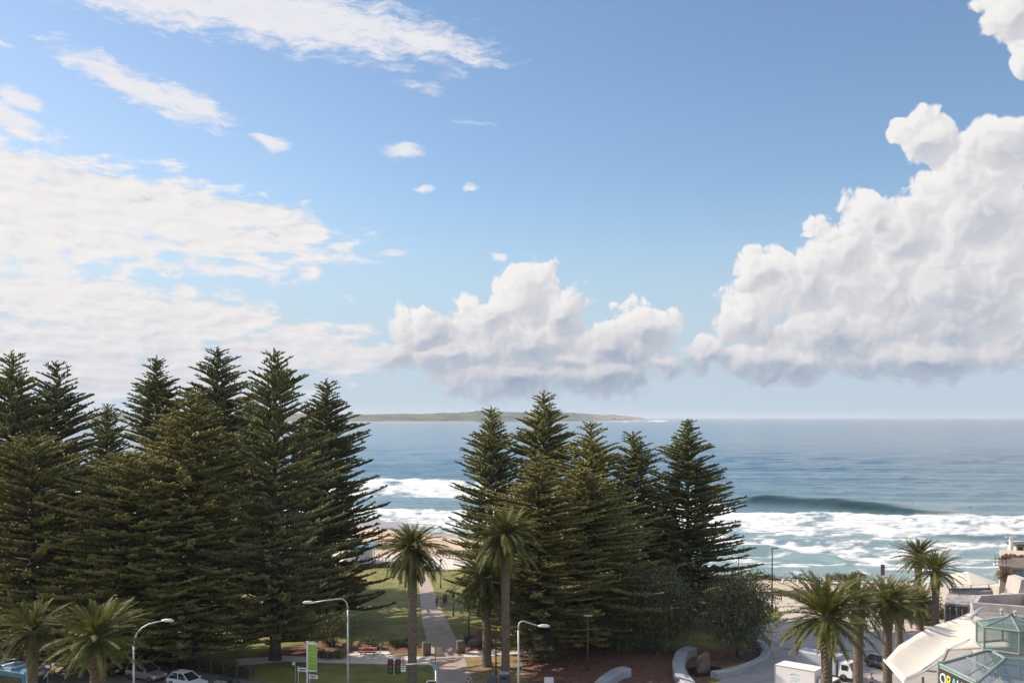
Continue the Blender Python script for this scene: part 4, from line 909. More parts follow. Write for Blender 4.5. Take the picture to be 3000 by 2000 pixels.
# low hedge behind the fence
for k in range(13):
    q = K0 + A_ * (L0 + 1 + k * 2.15) - N_ * 1.1
    leafy('hedge_shrub', (q.x, q.y, 0), 1.25, 1.3, .7, .62, 900, M_LEAF, 'dark clipped hedge shrub in the shaded row behind the picket fence', 'shrub', 'hedge shrubs behind the picket fence', 80 + k, .13, .04, .1, 20, .2)
# retaining wall and kiosk by the beach
mb = MB(); a = on(985, 1664); b = on(1222, 1661)
mb.box((a.x + b.x) / 2, (a.y + b.y) / 2, .45, (b - a).length, .4, .9, math.atan2(b.y - a.y, b.x - a.x)); tag(mb.build('retaining_wall', mat('dark_wall', (.10, .085, .075), (.14, .12, .11), .8, .9)), 'low dark retaining wall at the far end of the lawn', 'wall')
y = 193; k = y / F; cx = AT(1058, 1650, y).x; e = empty('kiosk', (cx, y, 0), R(4), label='small beach kiosk with a curved pale blue roof and white walls', cat='kiosk')
mb = MB(); mb.box(-.3, 0, 1.3, 5.2, 3.2, 2.6); w_ = mb.build('wall', M_WHITE, e)
mb = MB(); mb.box(.75, -1.62, 1.15, 1.7, .04, 2.1); mb.build('door', mat('pale_grey_door', (.5, .52, .54), None, 3, .6), e)
mb = MB(); n = 10
for i in range(n):
    t0, t1 = i / n, (i + 1) / n; z0, z1 = 2.7 + .75 * math.sin(math.pi * t0 * .5), 2.7 + .75 * math.sin(math.pi * t1 * .5); y0, y1 = -2.2 + 4.4 * t0, -2.2 + 4.4 * t1
    mb.add([(-3.4, y0, z0), (3.0, y0, z0), (3.0, y1, z1), (-3.4, y1, z1), (-3.4, y0, z0 + .12), (3.0, y0, z0 + .12), (3.0, y1, z1 + .12), (-3.4, y1, z1 + .12)], [(3, 2, 1, 0), (4, 5, 6, 7), (0, 1, 5, 4), (1, 2, 6, 5), (2, 3, 7, 6), (3, 0, 4, 7)])
mb.build('roof', mat('blue_roof', (.09, .20, .27), (.13, .25, .32), .5, .5), e)
for x in (2.7, -3.1): mb = MB(); mb.tube([(x, -1.9, 0), (x, -1.9, 2.7)], .07, 6); mb.build('post', mat('brown_post', (.16, .09, .06)), e)
# railings: by the kiosk and two along the dune
def railing(p, q, h, n, m, label, rails=2, group=None):
    d = q - p; e = empty('railing', p, 0, label=label, cat='railing', group=group)
    mb = MB()
    for i in range(rails): zz = h * (1 - i * .42); mb.tube([(0, 0, zz), (d.x, d.y, zz + d.z)], .045, 5)
    mb.build('rails', m, e)
    for i in range(n): f = i / (n - 1); mb = MB(); mb.box(d.x * f, d.y * f, h / 2 + d.z * f, .11, .11, h + .1); mb.build('post', m, e)
def gz(u, v, z=0):
    p = G(u, v, z)
    for _ in range(6): p = G(u, v, float(ground_z(np.array(p.x), np.array(p.y))))
    return p
railing(on(1080, 1650), on(1140, 1650), 1.15, 7, mat('brown_post', (.16, .09, .06)), 'dark post and rail fence beside the kiosk')
railing(gz(1045, 1592), gz(1110, 1597), 1.0, 10, M_TIMBER, 'timber beach railing left of the lookout tower', 3)
railing(gz(1118, 1597), gz(1165, 1594), 1.0, 7, M_TIMBER, 'timber beach railing just right of the lookout tower', 3)
railing(on(1300, 1626), on(1425, 1640), 1.0, 14, M_TIMBER, 'long timber railing along the promenade between the two park palms', 3)
railing(on(1298, 1634), on(1420, 1650), 1.0, 14, M_TIMBER, 'nearer timber railing along the promenade, in front of the long one', 3)
e = empty('lookout_tower', gz(1114, 1598), 0, label='slender timber beach tower with crossbars on the sand', cat='tower')
M_TWR = mat('pink_timber', (.42, .30, .23), (.34, .24, .19), 1, .8)
for x in (-.35, .35):
    mb = MB(); mb.box(x, 0, 2.1, .16, .3, 4.2); mb.build('post', M_TWR, e)
for zz, w, cx in ((3.2, 4.6, -2.2), (2.3, 3.6, -1.6), (1.6, 3.6, 1.6)): mb = MB(); mb.box(cx, 0, zz, w, .12, .16); mb.build('crossbar', M_TWR, e)
# dune grass strips
def grass_strip(u0, v0, u1, v1, w, n, seed):
    rg = np.random.default_rng(seed); a, b = gz(u0, v0), gz(u1, v1); t = rg.random(n); P = np.array(a)[None] * (1 - t[:, None]) + np.array(b)[None] * t[:, None]
    P[:, 1] += rg.normal(0, w, n); P[:, 2] = ground_z(P[:, 0], P[:, 1]) - .02; h = rg.uniform(.3, .75, n); a_ = rg.uniform(0, 6.28, n)
    s = np.stack([np.cos(a_), np.sin(a_), 0 * a_], -1) * .10; tip = P + np.stack([rg.normal(0, .18, n), rg.normal(0, .18, n), h], -1)
    V = np.stack([P - s, P + s, tip], 1).reshape(-1, 3); o = link_mesh('dune_grass', V, np.arange(3 * n).reshape(-1, 3), M_LEAFL); tag(o, 'strip of dune grass between the sand and the promenade', 'grass', kind='stuff')
grass_strip(1000, 1600, 1140, 1604, 2.2, 3500, 1); grass_strip(1280, 1618, 1450, 1624, 2.0, 4000, 2); grass_strip(1140, 1600, 1230, 1606, 1.8, 1500, 3)
# dark cabinets near the bottom
mb = MB(); mb.rbox(0, 0, .75, 1.0, .8, 1.5, .05); tag(mb.build('service_cabinet', mat('cabinet_grey', (.09, .095, .11), (.07, .075, .085), 1, .6), loc=AT(1441, 2022, 102)), 'dark grey service cabinet left of the tallest palm trunk', 'cabinet')
e = empty('bin_enclosure', on(1477, 2020), 0, label='tall dark bin enclosure at the foot of the tallest palm', cat='bin')
mb = MB(); mb.rbox(0, 0, .85, .95, .9, 1.7, .05); mb.build('body', mat('cabinet_grey', (.09, .095, .11)), e); mb = MB(); mb.rbox(0, 0, 1.78, 1.05, 1.0, .10, .03); mb.build('lid', M_GALV, e); mb = MB(); mb.box(0, -.46, 1.35, .6, .02, .22); mb.build('opening', M_BLACK, e)
mb = MB(); mb.rbox(0, 0, .7, .95, .7, 1.4, .04); tag(mb.build('utility_box', M_SIGNW, loc=AT(1608, 2024, 101.7)), 'plain white utility box at the bottom edge below the right pines', 'utility box')

# ---------- curved concrete walls round the planters
def curved_wall(pts, w, h, label, bevel=.08):
    P = [G(u, v, h) for u, v in pts]; P = [Vector((p.x, p.y, 0)) for p in P]; Q = []
    for i in range(len(P) - 1):     # Catmull-Rom
        p0, p1, p2, p3 = P[max(i - 1, 0)], P[i], P[i + 1], P[min(i + 2, len(P) - 1)]
        for t in np.linspace(0, 1, 7)[:-1]: Q.append(.5 * ((2 * p1) + (p2 - p0) * t + (2 * p0 - 5 * p1 + 4 * p2 - p3) * t * t + (3 * p1 - p0 - 3 * p2 + p3) * t ** 3))
    Q.append(P[-1]); V = []; Fc = []
    prof = [(-w / 2, 0), (-w / 2, h - bevel), (-w / 2 + bevel, h), (w / 2 - bevel, h), (w / 2, h - bevel), (w / 2, 0)]
    for i, q in enumerate(Q):
        d = (Q[min(i + 1, len(Q) - 1)] - Q[max(i - 1, 0)]).normalized(); n = Vector((d.y, -d.x, 0))
        for a, z in prof: V.append(q + n * a + Vector((0, 0, z)))
    for i in range(len(Q) - 1):
        for k in range(5): Fc.append((i * 6 + k, i * 6 + k + 1, i * 6 + 7 + k, i * 6 + 6 + k))
    Fc += [tuple(range(6)), tuple(range(len(V) - 1, len(V) - 7, -1))]
    tag(link_mesh('curved_wall', V, Fc, M_SEAT), label, 'wall', 'curved concrete seat walls')
curved_wall([(1838, 1953), (1815, 1958), (1785, 1975), (1762, 1995), (1745, 2025), (1735, 2070)], 1.35, .95, 'short curved concrete wall at the bottom, left of the C shaped one')
curved_wall([(2028, 1893), (2002, 1903), (1990, 1925), (1988, 1948), (1998, 1972), (2020, 1998), (2045, 2040)], 1.35, 1.0, 'C shaped smooth concrete wall opening toward the standing stone')
curved_wall([(2090, 1966), (2140, 1958), (2190, 1943), (2232, 1924), (2243, 1905), (2238, 1888), (2222, 1868), (2215, 1845)], .95, .75, 'long curved concrete planter wall sweeping round the banksia tree to the plaza')
e = boulder(on(2060, 1972), .75, .42, 1.35, 31); tag(e, 'upright rounded standing stone inside the C shaped wall', 'standing stone')
sheet('dark_pool', [(2016,1957),(2050,1950),(2100,1952),(2120,1962),(2085,1978),(2040,1985),(2018,1972)], glass('dark_water', (.012, .013, .014), .08, 1.0), .07)
# promenade handrail with sign, sign pole, thin masts
c = [on(2212, 1762), on(2245, 1763), on(2290, 1764), on(2335, 1756), on(2352, 1748)]
e = empty('handrail', c[0], 0, label='dark curved handrail in front of the round terrace', cat='railing'); mb = MB(); mb.tube([(p.x - c[0].x, p.y - c[0].y, 1.5) for p in c], .09, 6); mb.build('rail', M_BLACK, e)
for p in c: mb = MB(); mb.tube([(p.x - c[0].x, p.y - c[0].y, 0), (p.x - c[0].x, p.y - c[0].y, 1.5)], .045, 6); mb.build('post', M_BLACK, e)
e = empty('plaza_sign', on(2271, 1792), 0, label='small dark sign on a grey post right of the tall slim lamp', cat='sign')
mb = MB(); mb.tube([(0, 0, 0), (0, 0, 3.1)], .06, 6); mb.build('post', M_GALV, e); mb = MB(); mb.box(.45, 0, 2.9, .95, .05, .36); mb.build('plate', mat('cabinet_grey', (.09, .095, .11)), e)
e = empty('surf_sign', on(2586, 1745), 0, label='narrow dark red and grey sign board on a pole above the palms, before the surf', cat='sign')
mb = MB(); mb.tube([(0, 0.05, 0), (0, 0.05, 5.0)], .07, 6); mb.build('pole', M_GALV, e)
zt = AT(2586, 1652, on(2586, 1745).y).z; mb = MB(); mb.box(0, 0, zt - .6, .62, .08, 1.1); mb.build('upper_board', mat('cabinet_grey', (.09, .095, .11)), e); mb = MB(); mb.box(0, 0, zt - 1.45, .62, .08, .6); mb.build('lower_board', mat('dull_red', (.22, .08, .08)), e)
for u, v0, v1, lb in ((2470, 1676, 1712, 'thin pale mast left of the narrow sign board'),):
    q = on(u, v1); mb = MB(); mb.tube([(0, 0, 0), (0, 0, (v1 - v0) * q.y / F)], .06, 6); tag(mb.build('mast', M_GALV, loc=q), lb, 'mast')
for i, (u, v) in enumerate(((2294, 1716), (2339, 1718))):
    mb = MB(); mb.rbox(0, 0, .6, .35, .35, 1.2, .04); tag(mb.build('bollard', M_SIGNW, loc=on(u, v)), ['white bollard on the rim behind the round terrace, the left one', 'white bollard by the shrubs, right of the round terrace'][i], 'bollard', 'white bollards at the promenade')

# ---------- people
def person(p, h, face, shirt, trousers, label, pose='stand', hair=M_HAIR, hat=None):
    s = h / 1.75; e = empty('person', p, face, label=label, cat='person', group=None)
    st_ = .16 if pose == 'walk' else .04
    J = [(0, 0, .98, .13, .11), (0, 0, 1.18, .12, .095), (0, 0, 1.38, .155, .10), (0, 0, 1.50, .055, .055), (0, .01, 1.57, .062, .07), (0, .01, 1.68, .078, .095), (0, .01, 1.76, .05, .06)]
    E = [(0, 1), (1, 2), (2, 3), (3, 4), (4, 5), (5, 6)]
    for sg in (-1, 1):
        b = len(J); J += [(sg * .19, 0, 1.40, .055), (sg * .25, -.02 + sg * .05, 1.13, .042), (sg * .25, -.12 + sg * .10, .90, .032), (sg * .25, -.15 + sg * .12, .80, .030, .018)]
        E += [(2, b), (b, b + 1), (b + 1, b + 2), (b + 2, b + 3)]
        b = len(J); J += [(sg * .10, 0, .90, .085), (sg * .11, -sg * st_ * .6 - .03, .50, .060), (sg * .11, -sg * st_ * 1.4, .09, .040), (sg * .12, -sg * st_ * 1.4 - .16, .04, .038, .03)]
        E += [(0, b), (b, b + 1), (b + 1, b + 2), (b + 2, b + 3)]
    sc_ = lambda L, k=1: [tuple(c * s for c in j[:3]) + tuple(r * s * k for r in j[3:]) for j in L]
    skin_mesh('body', sc_(J), E, M_SKIN, e)
    T = [J[0], J[1], J[2], J[7], J[8], J[15], J[16]]; skin_mesh('shirt', sc_([(x[0], x[1], x[2] + (0.02 if i == 0 else 0)) + x[3:] for i, x in enumerate(T)], 1.13), [(0, 1), (1, 2), (2, 3), (3, 4), (2, 5), (5, 6)], shirt, e)
    T = [J[0], J[11], J[12], J[13], J[19], J[20], J[21]]; T = [(x[0], x[1], x[2]) + x[3:] for x in T]; skin_mesh('trousers', sc_(T, 1.12), [(0, 1), (1, 2), (2, 3), (0, 4), (4, 5), (5, 6)], trousers, e)
    mb = MB(); mb.ball(0, .025 * s, 1.71 * s, .095 * s, .11 * s, .10 * s, 10, 7); mb.build('hair' if not hat else 'hat', hat or hair, e, True)
    mb = MB(); mb.ball(0, -.085 * s, 1.655 * s, .014 * s, .018 * s, .02 * s, 6, 4); mb.build('nose', M_SKIN, e)
    return e
M_SHW = mat('white_cloth', (.70, .70, .68), None, 3, .9); M_SHD = mat('dark_cloth', (.025, .027, .03), None, 3, .9); M_SHB = mat('light_blue_cloth', (.40, .45, .58), None, 3, .9); M_NAVY = mat('navy_cloth', (.03, .035, .08), None, 3, .9)
person(on(1291, 1785), 1.72, R(10), M_SHW, mat('beige_cloth', (.4, .36, .3), None, 3, .9), 'person in white top and light trousers standing at the path edge')
person(on(1280, 1779), 1.70, R(-30), M_SHD, M_SHD, 'person in dark clothes left of the one in white on the path')
person(on(1301, 1772), 1.75, R(150), M_SHD, M_NAVY, 'person in dark clothes just right of the one in white')
person(on(1307, 1766), 1.70, R(60), M_SHD, M_SHD, 'person in dark clothes furthest right in the small group by the path')
person(on(1372, 2035), 1.72, R(180), M_NAVY, M_SHD, 'person in dark blue seen only by head and shoulders at the bottom of the path')
person(on(2553, 2024), 1.78, R(175), M_SHB, M_NAVY, 'person in light blue shirt walking away between the right palms', 'walk')
# cyclist on the footpath: the bicycle and its rider are two things
q = on(500, 1966); e = empty('bicycle', q, math.atan2(A_.y, A_.x), label='dark bicycle held by the person in the white hat on the footpath', cat='bicycle')
for x in (-.52, .52):
    mb = MB(); mb.tube([(x + .33 * math.cos(a), 0, .34 + .33 * math.sin(a)) for a in np.linspace(0, 2 * math.pi, 25)], .022, 6, caps=False); w_ = mb.build('wheel', M_TYRE, e)
    mb = MB()
    for a in np.linspace(0, math.pi, 7)[:-1]: mb.tube([(x - .32 * math.cos(a), 0, .34 - .32 * math.sin(a)), (x + .32 * math.cos(a), 0, .34 + .32 * math.sin(a))], .004, 3)
    mb.build('spokes', M_GALV, w_)
mb = MB()
for a, b in (((-.52, .34), (-.12, .30)), ((-.12, .30), (-.22, .82)), ((-.12, .30), (.36, .72)), ((-.20, .74), (.34, .82)), ((-.52, .34), (-.20, .74)), ((.34, .86), (.52, .34))): mb.tube([(a[0], 0, a[1]), (b[0], 0, b[1])], .02, 6)
mb.build('frame', M_BLACK, e); mb = MB(); mb.rbox(-.23, 0, .87, .26, .12, .06, .02); mb.build('saddle', M_BLACK, e); mb = MB(); mb.tube([(.30, -.25, .98), (.36, 0, .96), (.30, .25, .98)], .016, 6); mb.build('handlebar', M_BLACK, e)
person(q + N_ * -.45, 1.75, R(20), M_SHD, M_SHD, 'person in dark clothes and white hat with a bicycle on the footpath', hat=M_SHW)

# surfers waiting outside the standing wave
for i, (u, v, lb) in enumerate(((2672, 1478, 'surfer in dark wetsuit sitting alone behind the green wave, leftmost of four'), (2818, 1488, 'surfer in dark wetsuit where the green wave meets the foam, left of a close pair'), (2842, 1490, 'surfer in dark wetsuit at the foam edge, right of a close pair'), (2905, 1488, 'surfer in dark wetsuit furthest right, nearest the tan building'))):
    q = G(u, v, SEA); person(Vector((q.x, q.y, SEA - .72)), 1.75, R(160 + 20 * i), M_SHD, M_SHD, lb)
    mb = MB(); mb.ball(0, 0, 0, .29, 1.1, .06, 12, 6); o = mb.build('surfboard', M_SIGNW, loc=(q.x, q.y, SEA + .12)); o.rotation_euler = (R(-6), 0, R(20 * i)); tag(o, ['white surfboard under the lone surfer behind the green wave', 'white surfboard under the left surfer of the close pair', 'white surfboard under the right surfer of the close pair', 'white surfboard under the surfer nearest the tan building'][i], 'surfboard', 'surfboards beyond the break')
# ---------- vehicles (local x = forward)
def car(p, rz, paint, label, L=4.5, W=1.8, H=1.5, suv=False):
    e = empty('parked_car', p, rz, label=label, cat='car', group='cars parked along the kerb')
    hb = .92 if not suv else 1.05; gh = H - hb; a = L / 2
    st_ = [(-a, .42, .86), (-a + .10, .34, hb - .05), (-a * .45, .30, hb), (a * .32, .30, hb), (a - .25, .34, hb - .18), (a, .42, .62)]
    V = []; Fc = []
    for x, z0, z1 in st_:
        w = W / 2 * (1 - .10 * (abs(x) / a) ** 4); V += [(x, -w * .96, z0), (x, -w, (z0 + z1) / 2), (x, -w * .92, z1), (x, w * .92, z1), (x, w, (z0 + z1) / 2), (x, w * .96, z0)]
    for i in range(len(st_) - 1):
        for k in range(6): j = (k + 1) % 6; Fc.append((i * 6 + k, i * 6 + j, (i + 1) * 6 + j, (i + 1) * 6 + k))
    Fc += [tuple(range(5, -1, -1)), tuple(range(len(V) - 6, len(V)))]
    o = link_mesh('body', V, Fc, paint, e); o.modifiers.new('bevel', 'BEVEL').width = .05; bpy.context.view_layer
    xr, xf = (-a + .25, a * .45); rt = (-a + (.45 if suv else .8), a * .02)
    cab = [(xr, hb - .03, .90), (rt[0], H - .03, .70), (rt[1], H, .70), (xf, hb - .03, .90)]
    V = []
    for x, z, k in cab: V += [(x, -W / 2 * k, z), (x, W / 2 * k, z)]
    g = link_mesh('windows', V, [(0, 1, 3, 2), (4, 5, 7, 6), (0, 2, 4, 6), (1, 7, 5, 3), (2, 3, 5, 4)], M_GLASSD, e)
    mb = MB(); V = [(rt[0] - .03, -W * .355, H - .02), (rt[1] + .05, -W * .355, H + .01), (rt[1] + .05, W * .355, H + .01), (rt[0] - .03, W * .355, H - .02)]
    mb.add(V + [(x, y, z + .05) for x, y, z in V], [(3, 2, 1, 0), (4, 5, 6, 7), (0, 1, 5, 4), (1, 2, 6, 5), (2, 3, 7, 6), (3, 0, 4, 7)]); mb.build('roof', paint, e)
    for sg in (-1, 1):
        for (x0, z0, k0), (x1, z1, k1) in ((cab[0], cab[1]), (cab[3], cab[2])): MB().tube([(x0, sg * W / 2 * k0, z0), (x1, sg * W / 2 * k1, z1)], .045, 5).build('pillar', paint, e)
        MB().tube([((rt[0] + rt[1]) / 2, sg * W / 2 * .705, H - .02), ((xr + xf) / 2 * .9, sg * W / 2 * .905, hb)], .04, 5).build('pillar', paint, e)
    for sx in (-a * .62, a * .64):
        for sg in (-1, 1):
            mb = MB(); mb.wheel(sx, sg * (W / 2 - .10), .33, .33, .22); w_ = mb.build('wheel', M_TYRE, e); mb = MB(); mb.ball(sx, sg * (W / 2 - .03), .33, .2, .05, .2, 12, 4); mb.build('rim', M_RIM, w_)
    for sg in (-1, 1):
        mb = MB(); mb.rbox(a - .16, sg * W * .36, .68, .22, .36, .16, .03); mb.build('headlight', M_SIGNW, e)
        mb = MB(); mb.rbox(-a + .04, sg * W * .38, .78, .12, .26, .18, .03); mb.build('tail_light', M_REDS, e)
        mb = MB(); mb.rbox(xf - .15, sg * (W / 2 + .06), hb + .08, .12, .18, .14, .02); mb.build('mirror', paint, e)
    return e
rzs = math.atan2(A_.y, A_.x)
def paint(n, c, r=.3, me=.0): return mat(n, c, tuple(x * .95 for x in c), 1, r, metal=me)
def lot(u, v): p = on(u, v); p.z = .05; return p
car(lot(428, 1990), rzs, paint('silver_paint', (.42, .38, .37), .3, .5), 'silver four wheel drive parked beside the curved lamp, first in the row', 4.6, 1.9, 1.75, True)
car(lot(548, 2012), rzs, paint('white_car_paint', (.72, .70, .69)), 'white wagon parked behind the silver four wheel drive', 4.5, 1.8, 1.5)
car(lot(676, 2035), rzs, paint('dark_car_paint', (.06, .055, .055)), 'dark car parked nearest the banner, only its roof showing', 4.5, 1.8, 1.5)
car(lot(322, 1972), rzs, paint('dark_car_paint', (.06, .055, .055)), 'dark car parked under the street palm, left of the silver one', 4.4, 1.8, 1.5)
car(lot(8, 1905), rzs, paint('white_car_paint', (.72, .70, .69)), 'white car at the left edge beyond the street palm', 4.5, 1.8, 1.6)
# dark car on the plaza road, half behind a palm
car(on(2590, 1958), R(-62), paint('charcoal_paint', (.07, .075, .085)), 'charcoal car half hidden by the palm trunk at the canopy tip', 4.3, 1.8, 1.5)
# city bus, lower left
e = empty('bus', Vector((*st(-3.9, 16.0), .05)), rzs + R(4), label='blue and white bus cut by the lower left corner', cat='bus')
M_BBL = paint('bus_blue', (.05, .16, .26)); M_BWH = paint('bus_white', (.50, .56, .60)); Lb, Wb, Hb = 11.5, 2.5, 3.15
V = []; Fc = []
sec = [(-1.25, .35), (-1.25, 2.7), (-1.12, 3.0), (-.8, 3.15), (.8, 3.15), (1.12, 3.0), (1.25, 2.7), (1.25, .35)]
xs = [(-Lb / 2, .97), (-Lb / 2 + .1, 1), (Lb / 2 - .5, 1), (Lb / 2 - .12, .97), (Lb / 2, .9)]
for x, k in xs: V += [(x, a * k, .35 + (b - .35) * (k * .5 + .5)) for a, b in sec]
for i in range(4):
    for k in range(8): j = (k + 1) % 8; Fc.append((i * 8 + k, i * 8 + j, (i + 1) * 8 + j, (i + 1) * 8 + k))
Fc += [tuple(range(7, -1, -1)), tuple(range(32, 40))]; link_mesh('body', V, Fc, M_BBL, e)
mb = MB()
for x in np.arange(-5, 5.2, 1.7): mb.rbox(x, 0, 3.2, .5, 1.9, .12, .04)
mb.build('roof_ribs', M_BWH, e); mb = MB()
for sg in (-1, 1): mb.box(-.2, sg * 1.262, 1.9, Lb - 1.2, .02, .95)
mb.build('side_windows', M_GLASSD, e); mb = MB(); mb.box(Lb / 2 - .03, 0, 1.75, .09, 2.1, 1.15); mb.build('windscreen', M_GLASSD, e)
mb = MB(); mb.tube([(Lb / 2 - .1, -1.16, .5), (Lb / 2 - .1, -1.16, 2.6), (Lb / 2 - .2, -.8, 3.08), (Lb / 2 - .2, .8, 3.08), (Lb / 2 - .1, 1.16, 2.6), (Lb / 2 - .1, 1.16, .5)], .07, 6); mb.build('front_frame', M_BWH, e)
mb = MB(); mb.box(Lb / 2 - .02, 0, 2.62, .1, 1.5, .28); mb.build('destination_sign', mat('amber_sign', (.75, .30, .08), None, 4, .5), e)
mb = MB(); mb.box(0, 0, 2.86, Lb - 1, 2.46, .10); mb.build('roof_stripe', M_BWH, e)
for x in (-3.3, 3.4):
    for sg in (-1, 1): mb = MB(); mb.wheel(x, sg * 1.12, .48, .48, .28); mb.build('wheel', M_TYRE, e)
# box truck: long side toward the camera
P1 = AT(2269, 1943, 101.1); P3 = AT(2385.6, 1963, 98.4); ang = math.atan2(P3.y - P1.y, P3.x - P1.x); Lt = 4.3; Wt = 2.25
M_TR = paint('truck_white', (.74, .70, .68), .5)
e = empty('box_truck', (P1.x, P1.y, .05), ang, label='white box truck with faded round emblem on its side, behind the nearest palm', cat='truck')
mb = MB(); mb.rbox(Lt / 2, Wt / 2, 1.85, Lt, Wt, 2.1, .05); cb_ = mb.build('cargo_box', M_TR, e)
mb = MB(); M_TAN = paint('box_trim', (.42, .33, .26), .6)
for x in (.04, Lt - .04): mb.box(x, -.015, 1.85, .09, .03, 2.1)
mb.box(Lt / 2, -.015, 2.86, Lt, .03, .07); mb.build('edge_trim', M_TAN, cb_)
mb = MB(); ring = [(Lt / 2 + .62 * math.cos(a), -.012, 1.9 + .42 * math.sin(a)) for a in np.linspace(R(35), R(145), 14)]; mb.tube(ring, .030, 4)
ring = [(Lt / 2 + .62 * math.cos(a), -.012, 1.75 + .42 * math.sin(a)) for a in np.linspace(R(215), R(325), 14)]; mb.tube(ring, .03, 4); mb.build('emblem_arcs', paint('faded_grey', (.45, .43, .42), .7), cb_)
mb = MB(); mb.ball(Lt / 2, -.004, 1.8, .5, .012, .3, 20, 6); mb.build('emblem_disc', paint('faded_blue', (.56, .63, .64), .7), cb_)
mb = MB(); mb.box(Lt / 2 + .7, Wt / 2, .68, Lt + 1.6, 1.0, .22); mb.build('chassis', M_BLACK, e)
mb = MB(); x0 = Lt + .25
V = [(x0, .12, .5), (x0 + 1.75, .12, .5), (x0 + 1.8, .14, 1.25), (x0 + 1.35, .22, 2.1), (x0, .2, 2.15)]; V = V + [(x, Wt - y, z) for x, y, z in V]
mb.add(V, [(4, 3, 2, 1, 0), (5, 6, 7, 8, 9), (0, 1, 6, 5), (1, 2, 7, 6), (2, 3, 8, 7), (3, 4, 9, 8), (4, 0, 5, 9)]); c_ = mb.build('cab', M_TR, e)
mb = MB(); mb.add([(x0 + 1.83, .28, 1.3), (x0 + 1.83, Wt - .28, 1.3), (x0 + 1.42, Wt - .32, 2.03), (x0 + 1.42, .32, 2.03)], [(0, 1, 2, 3)]); mb.box(x0 + .95, .155, 1.62, .8, .03, .62); mb.box(x0 + .95, Wt - .155, 1.62, .8, .03, .62); mb.build('cab_windows', M_GLASSD, c_)
for x in (.9, Lt + 1.0):
    for y_ in (.15, Wt - .15): mb = MB(); mb.wheel(x, y_, .40, .40, .26); w_ = mb.build('wheel', M_TYRE, e)
for y_ in (.3, Wt - .3): mb = MB(); mb.rbox(x0 + 1.78, y_, .78, .1, .3, .2, .02); mb.build('headlight', M_SIGNW, e)
# second truck behind
Q1 = AT(2331, 1921, 109); e = empty('box_truck', (Q1.x, Q1.y, .05), ang + R(-3), label='pale grey roofed box truck parked beyond the white one', cat='truck')
M_TG = paint('grey_truck', (.44, .45, .47), .5); mb = MB(); mb.rbox(2.3, 1.05, 1.5, 4.6, 2.1, 1.9, .06); mb.build('cargo_box', M_TG, e)
mb = MB()
for i in range(5): mb.box(.5 + i * .9, 1.05, 2.47, .06, 1.9, .04)
mb.build('roof_ribs', M_TR, e)
mb = MB(); V = [(4.8, .1, .5), (6.3, .1, .5), (6.35, .12, 1.15), (5.9, .2, 1.95), (4.8, .2, 2.0)]; V = V + [(x, 2.1 - y, z) for x, y, z in V]
mb.add(V, [(4, 3, 2, 1, 0), (5, 6, 7, 8, 9), (0, 1, 6, 5), (1, 2, 7, 6), (2, 3, 8, 7), (3, 4, 9, 8), (4, 0, 5, 9)]); mb.build('cab', M_TR, e)
mb = MB(); mb.add([(6.37, .25, 1.2), (6.37, 1.85, 1.2), (5.97, 1.8, 1.88), (5.97, .3, 1.88)], [(0, 1, 2, 3)]); mb.box(5.5, .13, 1.5, .7, .03, .55); mb.build('cab_windows', M_GLASSD, e)
for x in (1.0, 5.4):
    for y_ in (.15, 1.95): mb = MB(); mb.wheel(x, y_, .40, .40, .26); mb.build('wheel', M_TYRE, e)
# ---------- the complex in the lower right
M_FAB = mat('canopy_fabric', (.63, .56, .465), (.57, .505, .42), .35, .8, detail=8, mottle=.12)
M_STL = mat('green_steel', (.20, .27, .24), (.16, .22, .20), 2, .5); M_STL2 = mat('grey_steel', (.30, .30, .28), None, 2, .5)
def canopy_pt(u, v, dz=0):
    y = 84 + (1935 - v) * .11; p = AT(u, v, y); p.z += dz; return p
e = empty('tensile_canopy', (canopy_pt(2649, 1994).x, canopy_pt(2649, 1994).y, 0), 0, label='big cream tensile fabric canopy with curved edges, spreading from its lower left tip', cat='canopy')
o0 = Vector(e.location); top = [(2594,1935),(2633,1892),(2690,1856),(2741,1831),(2790,1817),(2820,1815),(2848,1815),(2866,1830),(2894,1838),(2960,1850)]
bot = [(2649,1994),(2690,1976),(2735,1949),(2762,1926),(2776,1905),(2800,1903),(2830,1902),(2858,1901),(2894,1898),(2960,1896)]
V = []; Fc = []; n = 9
def dens(L, m=4):
    out = []
    for i in range(len(L) - 1):
        for t in np.linspace(0, 1, m + 1)[:-1]: out.append((L[i][0] * (1 - t) + L[i + 1][0] * t, L[i][1] * (1 - t) + L[i + 1][1] * t))
    return out + [L[-1]]
tp, bt = dens(top), dens(bot)
for i, (a, b) in enumerate(zip(tp, bt)):
    for j in range(n):
        t = j / (n - 1); sag = .42 * math.sin(math.pi * t) * math.sin(math.pi * min(1, i / 26))
        V.append(canopy_pt(a[0] * (1 - t) + b[0] * t, a[1] * (1 - t) + b[1] * t, 0) - o0 - Vector((0, 0, sag)))
for i in range(len(tp) - 1):
    for j in range(n - 1): Fc.append((i * n + j, (i + 1) * n + j, (i + 1) * n + j + 1, i * n + j + 1))
k = len(V); V += [canopy_pt(u, v) - o0 for u, v in ((2790,1817),(2832,1799),(2877,1779),(2868,1792),(2855,1803),(2848,1815))]; Fc.append((k, k + 5, k + 4, k + 3, k + 2, k + 1))
fb = link_mesh('fabric', V, Fc, M_FAB, e, smooth=True); sm = fb.modifiers.new('thickness', 'SOLIDIFY'); sm.thickness = .05
def strip(name, pts, r, m, par, dz=0, lift=0):
    mb = MB(); mb.tube([canopy_pt(u, v, dz) - o0 for u, v in pts], r, 6); return mb.build(name, m, par)
strip('edge_cable', [(2594,1935),(2649,1994),(2690,1976),(2735,1949),(2762,1926)], .06, M_WHITE, e)
